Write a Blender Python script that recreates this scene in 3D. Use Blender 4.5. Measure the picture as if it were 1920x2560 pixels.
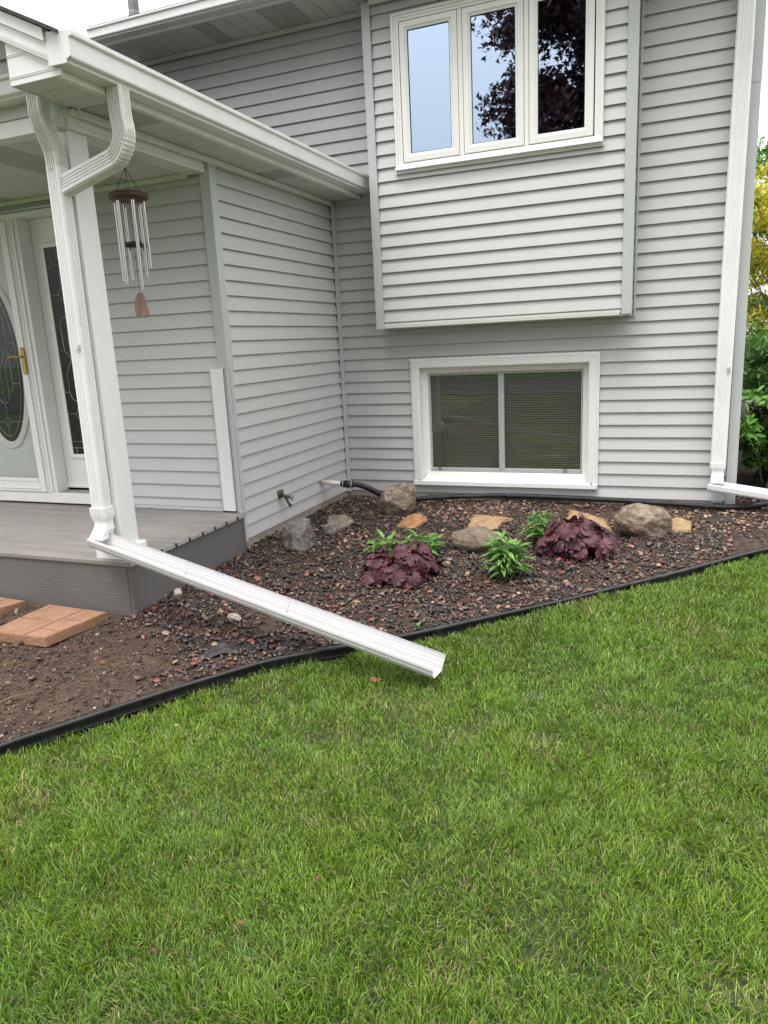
import bpy, math, random
import numpy as np
from mathutils import Vector, Matrix, noise as mnoise
random.seed(7); RNG = np.random.default_rng(11)
PI = math.pi
scene = bpy.context.scene
for o in list(bpy.data.objects): bpy.data.objects.remove(o)

# ------------------------------------------------------------------ camera
YAW, PITCH, ROLL = -0.3869, 0.2288, -0.0501
CAM = Vector((2.8844, -6.2142, 1.3563))
cy, sy, cp, sp = math.cos(YAW), math.sin(YAW), math.cos(PITCH), math.sin(PITCH)
fwd = Vector((sy*cp, cy*cp, -sp)); r0 = Vector((cy, -sy, 0)); u0 = r0.cross(fwd)
rt = r0*math.cos(ROLL)+u0*math.sin(ROLL); up = -r0*math.sin(ROLL)+u0*math.cos(ROLL)
cam = bpy.data.cameras.new('camera'); co = bpy.data.objects.new('camera', cam)
scene.collection.objects.link(co)
M = Matrix((rt, up, -fwd)).transposed().to_4x4(); M.translation = CAM
co.matrix_world = M
cam.sensor_fit = 'VERTICAL'; cam.sensor_height = 24.0; cam.lens = 24.0*1814.55/2560
cam.clip_start = 0.05; cam.clip_end = 600
scene.camera = co
scene.render.resolution_x, scene.render.resolution_y = 768, 1024

# ------------------------------------------------------------------ world and sun (overcast)
SUN_EL, SUN_AZ = math.radians(68), math.radians(195)
world = bpy.data.worlds.new("World"); scene.world = world; world.use_nodes = True
nt = world.node_tree; nt.nodes.clear()
sky = nt.nodes.new('ShaderNodeTexSky'); sky.sky_type = 'NISHITA'; sky.sun_disc = False
sky.sun_elevation = SUN_EL; sky.sun_rotation = SUN_AZ
sky.air_density = 1.0; sky.dust_density = 6.0; sky.ozone_density = 1.0
hs = nt.nodes.new('ShaderNodeHueSaturation'); hs.inputs['Saturation'].default_value = 0.25
mixw = nt.nodes.new('ShaderNodeMixRGB'); mixw.inputs[0].default_value = 0.8
mixw.inputs[2].default_value = (8.8, 8.8, 8.75, 1)            # even cloud layer in front of the clear sky
# overcast luminance: the zenith is brighter than the horizon
wtc = nt.nodes.new('ShaderNodeTexCoord'); wsx = nt.nodes.new('ShaderNodeSeparateXYZ'); nt.links.new(wtc.outputs['Generated'], wsx.inputs[0])
wmr = nt.nodes.new('ShaderNodeMapRange'); wmr.inputs[1].default_value = 0.0; wmr.inputs[2].default_value = 1.0; wmr.inputs[3].default_value = 0.54; wmr.inputs[4].default_value = 1.90
nt.links.new(wsx.outputs[2], wmr.inputs[0])
wml = nt.nodes.new('ShaderNodeMixRGB'); wml.blend_type = 'MULTIPLY'; wml.inputs[0].default_value = 1; wml.inputs[1].default_value = (8.8, 8.85, 8.9, 1)
nt.links.new(wmr.outputs[0], wml.inputs[2]); nt.links.new(wml.outputs[0], mixw.inputs[2])
bg = nt.nodes.new('ShaderNodeBackground'); bg.inputs[1].default_value = 0.15
wo = nt.nodes.new('ShaderNodeOutputWorld')
nt.links.new(sky.outputs[0], hs.inputs['Color']); nt.links.new(hs.outputs[0], mixw.inputs[1])
nt.links.new(mixw.outputs[0], bg.inputs[0]); nt.links.new(bg.outputs[0], wo.inputs[0])
sl = bpy.data.lights.new('sun', 'SUN'); sl.energy = 1.35; sl.angle = math.radians(24); sl.color = (1.0, 0.97, 0.92)
so = bpy.data.objects.new('sun', sl); scene.collection.objects.link(so)
sd = Vector((math.sin(SUN_AZ)*math.cos(SUN_EL), math.cos(SUN_AZ)*math.cos(SUN_EL), math.sin(SUN_EL)))
so.rotation_euler = sd.to_track_quat('Z', 'Y').to_euler()
scene.view_settings.view_transform = 'Standard'; scene.view_settings.look = 'None'
scene.view_settings.exposure = 0.70; scene.view_settings.gamma = 1.0
scene.view_settings.use_curve_mapping = False
scene.render.engine = 'CYCLES'

# ------------------------------------------------------------------ materials
def sock(n, name): return n.inputs[name]
def mat(name, col, rough=0.6, var=0.08, vscale=3.0, bump=0.0, bscale=60.0, metal=0.0, spec=0.5,
        dirt=None, dirt_scale=2.0, dirt_amt=0.3, stretch=(1, 1, 1), trans=0.0, attr=None, var2=None):
    m = bpy.data.materials.new(name); m.use_nodes = True; t = m.node_tree; t.nodes.clear()
    L = t.links
    out = t.nodes.new('ShaderNodeOutputMaterial'); b = t.nodes.new('ShaderNodeBsdfPrincipled')
    b.inputs['Roughness'].default_value = rough; b.inputs['Metallic'].default_value = metal
    b.inputs['Specular IOR Level'].default_value = spec
    tc = t.nodes.new('ShaderNodeTexCoord'); mp = t.nodes.new('ShaderNodeMapping'); mp.inputs['Scale'].default_value = stretch
    L.new(tc.outputs['Object'], mp.inputs[0])
    if attr:
        a = t.nodes.new('ShaderNodeAttribute'); a.attribute_name = attr; base = a.outputs['Color']
    else:
        rgb = t.nodes.new('ShaderNodeRGB'); rgb.outputs[0].default_value = (*col, 1); base = rgb.outputs[0]
    if var > 0:
        n = t.nodes.new('ShaderNodeTexNoise'); n.inputs['Scale'].default_value = vscale; n.inputs['Detail'].default_value = 6
        L.new(mp.outputs[0], n.inputs['Vector'])
        mr = t.nodes.new('ShaderNodeMapRange'); mr.inputs[1].default_value = 0.3; mr.inputs[2].default_value = 0.7
        mr.inputs[3].default_value = 1-var; mr.inputs[4].default_value = 1+var
        L.new(n.outputs[0], mr.inputs[0])
        mx = t.nodes.new('ShaderNodeMixRGB'); mx.blend_type = 'MULTIPLY'; mx.inputs[0].default_value = 1
        L.new(base, mx.inputs[1]); L.new(mr.outputs[0], mx.inputs[2]); base = mx.outputs[0]
    if var2:   # second colour in blotches: (colour, scale, threshold, softness)
        n = t.nodes.new('ShaderNodeTexNoise'); n.inputs['Scale'].default_value = var2[1]; n.inputs['Detail'].default_value = 8
        n.inputs['Roughness'].default_value = 0.65
        L.new(mp.outputs[0], n.inputs['Vector'])
        mr = t.nodes.new('ShaderNodeMapRange'); mr.inputs[1].default_value = var2[2]-var2[3]; mr.inputs[2].default_value = var2[2]+var2[3]
        L.new(n.outputs[0], mr.inputs[0])
        mx = t.nodes.new('ShaderNodeMixRGB'); L.new(mr.outputs[0], mx.inputs[0]); L.new(base, mx.inputs[1])
        mx.inputs[2].default_value = (*var2[0], 1); base = mx.outputs[0]
    if dirt:
        n = t.nodes.new('ShaderNodeTexNoise'); n.inputs['Scale'].default_value = dirt_scale; n.inputs['Detail'].default_value = 9
        n.inputs['Roughness'].default_value = 0.7
        L.new(tc.outputs['Object'], n.inputs['Vector'])
        mr = t.nodes.new('ShaderNodeMapRange'); mr.inputs[1].default_value = 0.48; mr.inputs[2].default_value = 0.72
        mr.inputs[3].default_value = 0; mr.inputs[4].default_value = dirt_amt
        L.new(n.outputs[0], mr.inputs[0])
        mx = t.nodes.new('ShaderNodeMixRGB'); L.new(mr.outputs[0], mx.inputs[0]); L.new(base, mx.inputs[1])
        mx.inputs[2].default_value = (*dirt, 1); base = mx.outputs[0]
    L.new(base, b.inputs['Base Color'])
    if bump > 0:
        n = t.nodes.new('ShaderNodeTexNoise'); n.inputs['Scale'].default_value = bscale; n.inputs['Detail'].default_value = 7
        L.new(mp.outputs[0], n.inputs['Vector'])
        bp = t.nodes.new('ShaderNodeBump'); bp.inputs['Strength'].default_value = 1.0; bp.inputs['Distance'].default_value = bump
        L.new(n.outputs[0], bp.inputs['Height']); L.new(bp.outputs[0], b.inputs['Normal'])
    sh = b.outputs[0]
    if trans > 0:
        tr = t.nodes.new('ShaderNodeBsdfTranslucent'); L.new(base, tr.inputs[0])
        ms = t.nodes.new('ShaderNodeMixShader'); ms.inputs[0].default_value = trans
        L.new(sh, ms.inputs[1]); L.new(tr.outputs[0], ms.inputs[2]); sh = ms.outputs[0]
    L.new(sh, out.inputs[0])
    return m

def glass(name, refl, tint=(0.9, 0.95, 1.0), see=0.75):
    m = bpy.data.materials.new(name); m.use_nodes = True; t = m.node_tree; t.nodes.clear(); L = t.links
    out = t.nodes.new('ShaderNodeOutputMaterial'); g = t.nodes.new('ShaderNodeBsdfGlossy'); g.inputs['Roughness'].default_value = 0.0
    g.inputs[0].default_value = (*tint, 1)
    tr = t.nodes.new('ShaderNodeBsdfTransparent'); tr.inputs[0].default_value = (see, see, see, 1)
    lf = t.nodes.new('ShaderNodeLayerWeight'); lf.inputs[0].default_value = 0.5
    lw = t.nodes.new('ShaderNodeMath'); lw.operation = 'POWER'; lw.inputs[1].default_value = 4.0; L.new(lf.outputs['Facing'], lw.inputs[0])
    ad = t.nodes.new('ShaderNodeMath'); ad.operation = 'ADD'; ad.inputs[1].default_value = refl; ad.use_clamp = True
    n = t.nodes.new('ShaderNodeTexNoise'); n.inputs['Scale'].default_value = 1.3; n.inputs['Detail'].default_value = 1
    tc = t.nodes.new('ShaderNodeTexCoord'); L.new(tc.outputs['Object'], n.inputs['Vector'])
    bp = t.nodes.new('ShaderNodeBump'); bp.inputs['Distance'].default_value = 0.002; bp.inputs['Strength'].default_value = 1
    L.new(n.outputs[0], bp.inputs['Height']); L.new(bp.outputs[0], g.inputs['Normal'])
    ms = t.nodes.new('ShaderNodeMixShader'); L.new(lw.outputs[0], ad.inputs[0]); L.new(ad.outputs[0], ms.inputs[0])
    L.new(tr.outputs[0], ms.inputs[1]); L.new(g.outputs[0], ms.inputs[2]); L.new(ms.outputs[0], out.inputs[0])
    return m

SIDE = mat('vinyl_siding', (0.475, 0.48, 0.475), 0.42, 0.025, 1.2, 0.0006, 9, dirt=(0.39, 0.385, 0.35), dirt_scale=1.6, dirt_amt=0.3)
POST = mat('corner_trim_vinyl', (0.445, 0.462, 0.458), 0.38, 0.02, 2, dirt=(0.4, 0.4, 0.37), dirt_scale=2.1, dirt_amt=0.2)
WHITE = mat('white_aluminium', (0.72, 0.715, 0.705), 0.35, 0.02, 2, 0.0004, 6, dirt=(0.46, 0.45, 0.36), dirt_scale=3.0, dirt_amt=0.3)
WHITE2 = mat('white_pvc', (0.72, 0.715, 0.71), 0.4, 0.015, 1.5)
CREAM = mat('window_vinyl', (0.76, 0.75, 0.72), 0.33, 0.015, 2, dirt=(0.55, 0.53, 0.45), dirt_scale=3, dirt_amt=0.15)
SOFF = mat('soffit_vinyl', (0.58, 0.585, 0.55), 0.5, 0.03, 2, dirt=(0.42, 0.42, 0.34), dirt_scale=2.0, dirt_amt=0.3)
DOWN = mat('downspout_aluminium', (0.76, 0.76, 0.755), 0.33, 0.02, 2, dirt=(0.58, 0.58, 0.48), dirt_scale=4.5, dirt_amt=0.3)
DOWNS = mat('stained_downspout', (0.66, 0.66, 0.63), 0.36, 0.04, 4, dirt=(0.42, 0.40, 0.30), dirt_scale=9, dirt_amt=0.5, var2=((0.57, 0.575, 0.51), 5, 0.57, 0.12))
TROUGH = mat('trough_aluminium', (0.53, 0.525, 0.54), 0.36, 0.015, 5, dirt=(0.6, 0.55, 0.47), dirt_scale=5.0, dirt_amt=0.5)
ALU = mat('grey_aluminium', (0.42, 0.43, 0.44), 0.4, 0.03, 8, metal=0.2)
BLACKP = mat('black_plastic', (0.012, 0.012, 0.014), 0.28, 0.2, 20, 0.0008, 40, dirt=(0.10, 0.09, 0.08), dirt_scale=9, dirt_amt=0.35)
RUBBER = mat('black_rubber', (0.018, 0.018, 0.02), 0.5, 0.1, 10)
DARK = mat('dark_interior', (0.02, 0.02, 0.022), 0.9, 0.1, 3)
GAP = mat('dark_gap', (0.03, 0.03, 0.03), 0.9, 0)
CONC = mat('concrete_block', (0.30, 0.275, 0.235), 0.9, 0.14, 8, 0.003, 90, dirt=(0.12, 0.1, 0.08), dirt_scale=6, dirt_amt=0.5)
DECK = mat('composite_decking', (0.235, 0.215, 0.20), 0.55, 0.16, 3.0, 0.0008, 60, stretch=(0.35, 6, 6), dirt=(0.13, 0.12, 0.11), dirt_scale=2.2, dirt_amt=0.35)
DECKEND = mat('sawn_board_ends', (0.30, 0.30, 0.29), 0.8, 0.25, 30, 0.001, 90, dirt=(0.12, 0.11, 0.1), dirt_scale=20, dirt_amt=0.6)
BRASS = mat('aged_brass', (0.42, 0.27, 0.08), 0.35, 0.15, 20, metal=0.8)
STEEL = mat('chime_metal', (0.38, 0.36, 0.34), 0.14, 0.05, 8, metal=1.0)
WOOD = mat('dark_red_wood', (0.075, 0.028, 0.018), 0.45, 0.35, 8, 0.0004, 60, stretch=(1, 6, 6))
WOODW = mat('weathered_wood', (0.24, 0.15, 0.115), 0.65, 0.35, 14, 0.0008, 80, stretch=(5, 5, 0.6))
CORD = mat('black_cord', (0.01, 0.01, 0.01), 0.8, 0)
GLASSU = glass('reflective_glass', 0.53, (0.55, 0.68, 0.86), 0.35)
GLASSL = glass('basement_glass', 0.055, (0.9, 0.95, 0.95), 0.80)
GLASSD = glass('door_glass', 0.012, (0.9, 0.95, 0.95), 0.92)
BLIND = mat('blind_slat', (0.36, 0.355, 0.255), 0.5, 0.03, 3)
CAME = mat('brass_came', (0.55, 0.47, 0.33), 0.3, 0.05, 10, metal=0.7)
PAVER = mat('terracotta_paver', (0.285, 0.155, 0.092), 0.9, 0.22, 12, 0.006, 60, dirt=(0.20, 0.115, 0.075), dirt_scale=14, dirt_amt=0.6)
SHING = mat('roof_shingle', (0.05, 0.05, 0.052), 0.95, 0.3, 30, 0.004, 60)
PVC = mat('pvc_pipe', (0.72, 0.66, 0.58), 0.35, 0.04, 10)
VENTM = mat('vent_pipe_lead', (0.11, 0.11, 0.125), 0.5, 0.2, 12)
BIBM = mat('oxidised_bronze', (0.10, 0.085, 0.06), 0.55, 0.3, 40, 0.0008, 120, metal=0.5)
BIBH = mat('faucet_wheel_metal', (0.42, 0.34, 0.30), 0.45, 0.3, 60, metal=0.6)
BARK = mat('bark', (0.09, 0.07, 0.055), 0.9, 0.3, 12, 0.006, 30, stretch=(1, 1, 0.3))

def fascia_mat():       # grey composite skirt with embossed wood grain
    m = mat('embossed_grey_board', (0.125, 0.118, 0.114), 0.55, 0.08, 2)
    t = m.node_tree; L = t.links; b = [n for n in t.nodes if n.type == 'BSDF_PRINCIPLED'][0]
    tc = t.nodes.new('ShaderNodeTexCoord'); mp = t.nodes.new('ShaderNodeMapping'); mp.inputs['Scale'].default_value = (1.2, 1.2, 26)
    w = t.nodes.new('ShaderNodeTexWave'); w.wave_type = 'BANDS'; w.bands_direction = 'Z'
    w.inputs['Scale'].default_value = 1.1; w.inputs['Distortion'].default_value = 7; w.inputs['Detail'].default_value = 4; w.inputs['Detail Scale'].default_value = 1.4
    bp = t.nodes.new('ShaderNodeBump'); bp.inputs['Distance'].default_value = 0.0007; bp.inputs['Strength'].default_value = 1
    L.new(tc.outputs['Object'], mp.inputs[0]); L.new(mp.outputs[0], w.inputs['Vector']); L.new(w.outputs['Fac'], bp.inputs['Height']); L.new(bp.outputs[0], b.inputs['Normal'])
    return m
SKIRT = fascia_mat()
def perf_mat():         # vented soffit: rows of small punched slots
    m = mat('perforated_soffit', (0.52, 0.50, 0.46), 0.55, 0.03, 2)
    t = m.node_tree; L = t.links; b = [n for n in t.nodes if n.type == 'BSDF_PRINCIPLED'][0]
    tc = t.nodes.new('ShaderNodeTexCoord'); sx = t.nodes.new('ShaderNodeSeparateXYZ'); L.new(tc.outputs['Object'], sx.inputs[0])
    fs = []
    for ax, per, duty in ((0, 0.0085, 0.42), (1, 0.0085, 0.55)):
        d = t.nodes.new('ShaderNodeMath'); d.operation = 'DIVIDE'; d.inputs[1].default_value = per; L.new(sx.outputs[ax], d.inputs[0])
        f = t.nodes.new('ShaderNodeMath'); f.operation = 'FRACT'; L.new(d.outputs[0], f.inputs[0])
        l = t.nodes.new('ShaderNodeMath'); l.operation = 'LESS_THAN'; l.inputs[1].default_value = duty; L.new(f.outputs[0], l.inputs[0]); fs.append(l)
    mu = t.nodes.new('ShaderNodeMath'); mu.operation = 'MULTIPLY'; L.new(fs[0].outputs[0], mu.inputs[0]); L.new(fs[1].outputs[0], mu.inputs[1])
    mx = t.nodes.new('ShaderNodeMixRGB'); L.new(mu.outputs[0], mx.inputs[0])
    old = b.inputs['Base Color'].links[0].from_socket; L.new(old, mx.inputs[1]); mx.inputs[2].default_value = (0.05, 0.045, 0.04, 1)
    L.new(mx.outputs[0], b.inputs['Base Color'])
    return m
PERF = perf_mat()

# ------------------------------------------------------------------ mesh helpers
C = scene.collection
class MB:
    def __init__(s): s.v = []; s.f = []; s.mi = []; s.parts = []
    def add(s, vs, fs, m=0):
        n = len(s.v); k = len(s.f); s.v += [tuple(v) for v in vs]; s.f += [tuple(i+n for i in f) for f in fs]; s.mi += [m]*len(fs); s.parts.append((n, len(s.v), k, len(s.f))); return s
    def box(s, x0, x1, y0, y1, z0, z1, m=0):
        if x0 > x1: x0, x1 = x1, x0
        if y0 > y1: y0, y1 = y1, y0
        vs = [(x, y, z) for z in (z0, z1) for y in (y0, y1) for x in (x0, x1)]
        return s.add(vs, [(0, 2, 3, 1), (4, 5, 7, 6), (0, 1, 5, 4), (2, 6, 7, 3), (0, 4, 6, 2), (1, 3, 7, 5)], m)
    def quad(s, a, b, c, d, m=0): return s.add([a, b, c, d], [(0, 1, 2, 3)], m)
    def prism(s, poly, axis, a, b, m=0):    # 2-D polygon extruded along an axis
        def P(p, t):
            if axis == 'x': return (t, p[0], p[1])
            if axis == 'y': return (p[0], t, p[1])
            return (p[0], p[1], t)
        n = len(poly); vs = [P(p, a) for p in poly]+[P(p, b) for p in poly]
        fs = [tuple(range(n-1, -1, -1)), tuple(range(n, 2*n))]+[(i, (i+1) % n, (i+1) % n+n, i+n) for i in range(n)]
        return s.add(vs, fs, m)
    def sweep(s, rings, cap=True, closed=True, m=0):
        n = len(rings[0]); vs = [p for r in rings for p in r]; fs = []
        for i in range(len(rings)-1):
            for j in range(n if closed else n-1):
                k = (j+1) % n; fs.append((i*n+j, i*n+k, (i+1)*n+k, (i+1)*n+j))
        if cap and closed: fs += [tuple(range(n-1, -1, -1)), tuple(range((len(rings)-1)*n, len(rings)*n))]
        return s.add(vs, fs, m)
    def tube(s, pts, r, n=10, m=0, cap=True):
        pts = [Vector(p) for p in pts]; rings = []
        rs = r if isinstance(r, (list, tuple)) else [r]*len(pts)
        prevU = None
        for i, p in enumerate(pts):
            d = (pts[min(i+1, len(pts)-1)]-pts[max(i-1, 0)]).normalized()
            if prevU is None:
                a = Vector((0, 0, 1)) if abs(d.z) < .9 else Vector((1, 0, 0)); U = d.cross(a).normalized()
            else: U = (prevU-d*prevU.dot(d)).normalized()
            V = d.cross(U); prevU = U
            rings.append([p+(U*math.cos(2*PI*j/n)+V*math.sin(2*PI*j/n))*rs[i] for j in range(n)])
        return s.sweep(rings, cap, True, m)
    def lathe(s, prof, c, n=24, m=0):
        c = Vector(c); rings = [[c+Vector((r*math.cos(2*PI*j/n), r*math.sin(2*PI*j/n), z)) for j in range(n)] for r, z in prof]
        return s.sweep(rings, True, True, m)
    def build(s, name, mats, parent=None, smooth=False, bevel=0, seg=2, label=None):
        if not isinstance(mats, (list, tuple)): mats = [mats]
        off = Vector((0, 0, 0))
        q = parent
        while q is not None: off += q.location; q = q.parent
        me = bpy.data.meshes.new(name)
        me.from_pydata([tuple(Vector(v)-off) for v in s.v], [], s.f)
        for m in mats: me.materials.append(m)
        me.polygons.foreach_set('material_index', s.mi)
        if smooth: me.polygons.foreach_set('use_smooth', [True]*len(me.polygons))
        me.update(); o = bpy.data.objects.new(name, me); C.objects.link(o)
        if parent is not None: o.parent = parent
        if bevel:
            b = o.modifiers.new('bevel', 'BEVEL'); b.width = bevel; b.segments = seg; b.limit_method = 'ANGLE'; b.angle_limit = math.radians(40)
            w = o.modifiers.new('wn', 'WEIGHTED_NORMAL'); 
            me.polygons.foreach_set('use_smooth', [True]*len(me.polygons))
        if label: o['label'] = label
        return o
def build_each(mb, name, mats, parent=None, **kw):     # every added piece becomes a part of its own
    out = []
    for a, b, c, d in mb.parts:
        q = MB(); q.v = mb.v[a:b]; q.f = [tuple(i-a for i in f) for f in mb.f[c:d]]; q.mi = mb.mi[c:d]; out.append(q.build(name, mats, parent, **kw))
    return out
def tag(o, label=None, cat=None, group=None, kind=None):
    if label: o['label'] = label
    if cat: o['category'] = cat
    if group: o['group'] = group
    if kind: o['kind'] = kind
    return o
def thing(name, label, cat, loc=(0, 0, 0), group=None):
    o = bpy.data.objects.new(name, None); C.objects.link(o); o.location = loc; o.empty_display_size = .1
    return tag(o, label, cat, group)
def recenter(o, loc):       # put the origin of a single-mesh thing at its base
    loc = Vector(loc); me = o.data; n = len(me.vertices); a = np.empty(n*3, np.float32); me.vertices.foreach_get('co', a)
    a = a.reshape(-1, 3)-np.array(loc, np.float32); me.vertices.foreach_set('co', a.ravel()); o.location = loc; me.update(); return o
def fast_mesh(name, verts, tris, col=None, mats=None, smooth=False, parent=None, matidx=None):
    me = bpy.data.meshes.new(name); nv, nf = len(verts), len(tris)
    me.vertices.add(nv); me.vertices.foreach_set('co', np.ascontiguousarray(verts, np.float32).ravel())
    k = tris.shape[1]
    me.loops.add(nf*k); me.loops.foreach_set('vertex_index', np.ascontiguousarray(tris, np.int32).ravel())
    me.polygons.add(nf); me.polygons.foreach_set('loop_start', np.arange(0, nf*k, k, dtype=np.int32))
    me.polygons.foreach_set('loop_total', np.full(nf, k, np.int32))
    if smooth: me.polygons.foreach_set('use_smooth', np.ones(nf, bool))
    for m in (mats if isinstance(mats, (list, tuple)) else [mats]): me.materials.append(m)
    if matidx is not None: me.polygons.foreach_set('material_index', matidx)
    me.update(calc_edges=True)
    if col is not None:
        a = me.attributes.new('col', 'FLOAT_COLOR', 'POINT'); c4 = np.ones((nv, 4), np.float32); c4[:, :3] = col
        a.data.foreach_set('color', c4.ravel())
    o = bpy.data.objects.new(name, me); C.objects.link(o)
    if parent is not None: o.parent = parent
    return o

# ------------------------------------------------------------------ terrain functions
def g(y):
    y = np.asarray(y, float)
    return np.where(y > -1.5, -0.045, np.where(y > -3.1, -0.045+(y+1.5)*.034, -0.0994+(y+3.1)*.02))
EDGE = [(-1.1, -8.2), (-.4, -6.5), (-.02, -5.4), (.17, -4.9), (.43, -4.373), (.541, -4.203), (.661, -4.021), (.786, -3.826), (.93, -3.62), (1.093, -3.405), (1.272, -3.25), (1.40, -3.155),
        (1.594, -3.01), (1.794, -2.84), (1.964, -2.682), (2.201, -2.458), (2.421, -2.247), (2.654, -2.01), (3.037, -1.63), (3.474, -1.14), (4.2, -.45), (5.5, .6), (7.5, 1.6)]
EX = np.array([p[0] for p in EDGE]); EY = np.array([p[1] for p in EDGE])
def edge_y(x): return np.interp(x, EX, EY)
def lawn_z(x, y):
    t = np.clip((np.asarray(x, float)-0.7)/1.8, 0, 1); return g(np.clip(y, -7, 0))-0.068+0.028*t

def vnoise(x, y, s, seed=0):      # smooth value noise on numpy arrays
    x = np.asarray(x)*s+seed*17.3; y = np.asarray(y)*s+seed*9.1
    xi = np.floor(x).astype(int); yi = np.floor(y).astype(int); xf = x-xi; yf = y-yi
    xf = xf*xf*(3-2*xf); yf = yf*yf*(3-2*yf)
    def h(a, b):
        n = (a*374761393+b*668265263+seed*1442695) & 0x7fffffff; n = ((n ^ (n >> 13))*1274126177) & 0x7fffffff
        return ((n ^ (n >> 16)) & 0xffff)/65535.0
    return (h(xi, yi)*(1-xf)+h(xi+1, yi)*xf)*(1-yf)+(h(xi, yi+1)*(1-xf)+h(xi+1, yi+1)*xf)*yf

# ================================================================== GROUND
LAWNSOIL = mat('lawn_soil', (0.034, 0.058, 0.012), 0.95, 0.4, 12, 0.01, 50, var2=((0.05, 0.038, 0.022), 6, 0.60, 0.1))
SOIL = mat('dark_soil', (0.050, 0.029, 0.020), 0.85, 0.5, 14, 0.016, 70, var2=((0.082, 0.052, 0.032), 5, 0.55, 0.12))
FARG = mat('far_lawn', (0.07, 0.12, 0.03), 0.95, 0.25, 2, 0.01, 30)
def grid(x0, x1, y0, y1, st, zf, keep=None):
    xs = np.arange(x0, x1+st/2, st); ys = np.arange(y0, y1+st/2, st); X, Yg = np.meshgrid(xs, ys); Zg = zf(X, Yg)
    nx, ny = len(xs), len(ys); V = np.stack([X.ravel(), Yg.ravel(), Zg.ravel()], 1)
    i, j = np.meshgrid(np.arange(nx-1), np.arange(ny-1)); a = (j*nx+i).ravel()
    F = np.stack([a, a+1, a+nx+1, a+nx], 1)
    if keep is not None:
        cx = V[F, 0].mean(1); cyy = V[F, 1].mean(1); F = F[keep(cx, cyy)]
    return V, F
# far ground reaching the horizon
mb = MB(); mb.quad((-200, -200, -.34), (200, -200, -.34), (200, 200, -.34), (-200, 200, -.34))
tag(mb.build('ground', FARG), kind='structure')
V, F = grid(-2.0, 8, -14, 2.0, .1, lambda x, y: lawn_z(x, y)-.012+.02*(vnoise(x, y, 1.3, 3)-.5), keep=lambda x, y: (y < edge_y(x)+.02))
tag(fast_mesh('lawn_ground', V, F, None, LAWNSOIL, True), kind='structure')
# driveway strip and street behind the camera (seen only mirrored in the basement window)
mb = MB(); mb.box(-60, 60, -24, -15.5, -.33, -.30); tag(mb.build('street', mat('asphalt', (.06, .06, .062), .9, .15, 8)), kind='structure')
def bed_z(x, y):
    dirt = np.clip((-.0-(x-0.55))*2.2, 0, 1)*np.clip((-3.2-y)*3, 0, 1)
    d = np.clip((edge_y(x)-y), -9, 0)      # negative inside bed
    return g(y)-.022+.03*(vnoise(x, y, 2.2, 5)-.5)*np.clip(-d*4, 0, 1)+.012*(vnoise(x, y, 9, 6)-.5)+dirt*(.012*(vnoise(x, y, 13, 7)-.5)+.012*(vnoise(x, y, 31, 8)-.5))
V, F = grid(-3.0, 6.5, -6.6, 1.0, .02, bed_z, keep=lambda x, y: (y > edge_y(x+.018)+.004) & ~((x < -.03) & (y > -3.0)))
tag(fast_mesh('garden_bed', V, F, None, SOIL, True), kind='structure')
V, F = grid(3.4, 12, 1.0, 9, .2, lambda x, y: -.06+.05*(vnoise(x, y, 1.1, 4)-.5))
tag(fast_mesh('side_yard', V, F, None, SOIL, True), kind='structure')

# ---- gravel: tens of thousands of river pebbles
def ico(sub):
    import bmesh
    bm = bmesh.new(); bmesh.ops.create_icosphere(bm, subdivisions=sub, radius=1)
    v = np.array([x.co[:] for x in bm.verts]); bm.verts.index_update(); f = np.array([[q.index for q in t.verts] for t in bm.faces]); bm.free(); return v, f
def pebbles(name, P, size, cols, matp, sub, flat=(.35, .75), tilt=.45, label=None):
    v, f = ico(sub); n = len(P); nv = len(v)
    r = RNG
    sc = np.stack([size*r.uniform(.85, 1.35, n), size*r.uniform(.6, .95, n), size*r.uniform(*flat, n)], 1)
    jit = 1+.16*r.standard_normal((n, nv, 1))
    a = r.uniform(0, 2*PI, n); tx = r.normal(0, tilt, n); ty = r.normal(0, tilt, n)
    pts = v[None]*jit*sc[:, None, :]
    c, s_ = np.cos(tx)[:, None], np.sin(tx)[:, None]; y, z = pts[..., 1]*c-pts[..., 2]*s_, pts[..., 1]*s_+pts[..., 2]*c; pts[..., 1], pts[..., 2] = y, z
    c, s_ = np.cos(ty)[:, None], np.sin(ty)[:, None]; x, z = pts[..., 0]*c-pts[..., 2]*s_, pts[..., 0]*s_+pts[..., 2]*c; pts[..., 0], pts[..., 2] = x, z
    c, s_ = np.cos(a)[:, None], np.sin(a)[:, None]; x, y = pts[..., 0]*c-pts[..., 1]*s_, pts[..., 0]*s_+pts[..., 1]*c; pts[..., 0], pts[..., 1] = x, y
    pts += P[:, None, :]
    T = (f[None]+(np.arange(n)*nv)[:, None, None]).reshape(-1, 3)
    return fast_mesh(name, pts.reshape(-1, 3), T, np.repeat(cols, nv, 0), matp, True)
PEB = mat('wet_pebble', (0, 0, 0), 0.34, 0.22, 45, 0.0015, 150, attr='col')
pal = np.array([[.035, .032, .034], [.055, .048, .046], [.025, .026, .03], [.085, .055, .045], [.13, .065, .045], [.19, .09, .06], [.23, .145, .095],
                [.30, .22, .15], [.16, .11, .10], [.075, .07, .07], [.12, .11, .10], [.40, .33, .26], [.20, .055, .04]])
pw = np.array([.20, .17, .15, .10, .08, .055, .05, .035, .05, .07, .04, .012, .02]); pw /= pw.sum()
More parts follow.
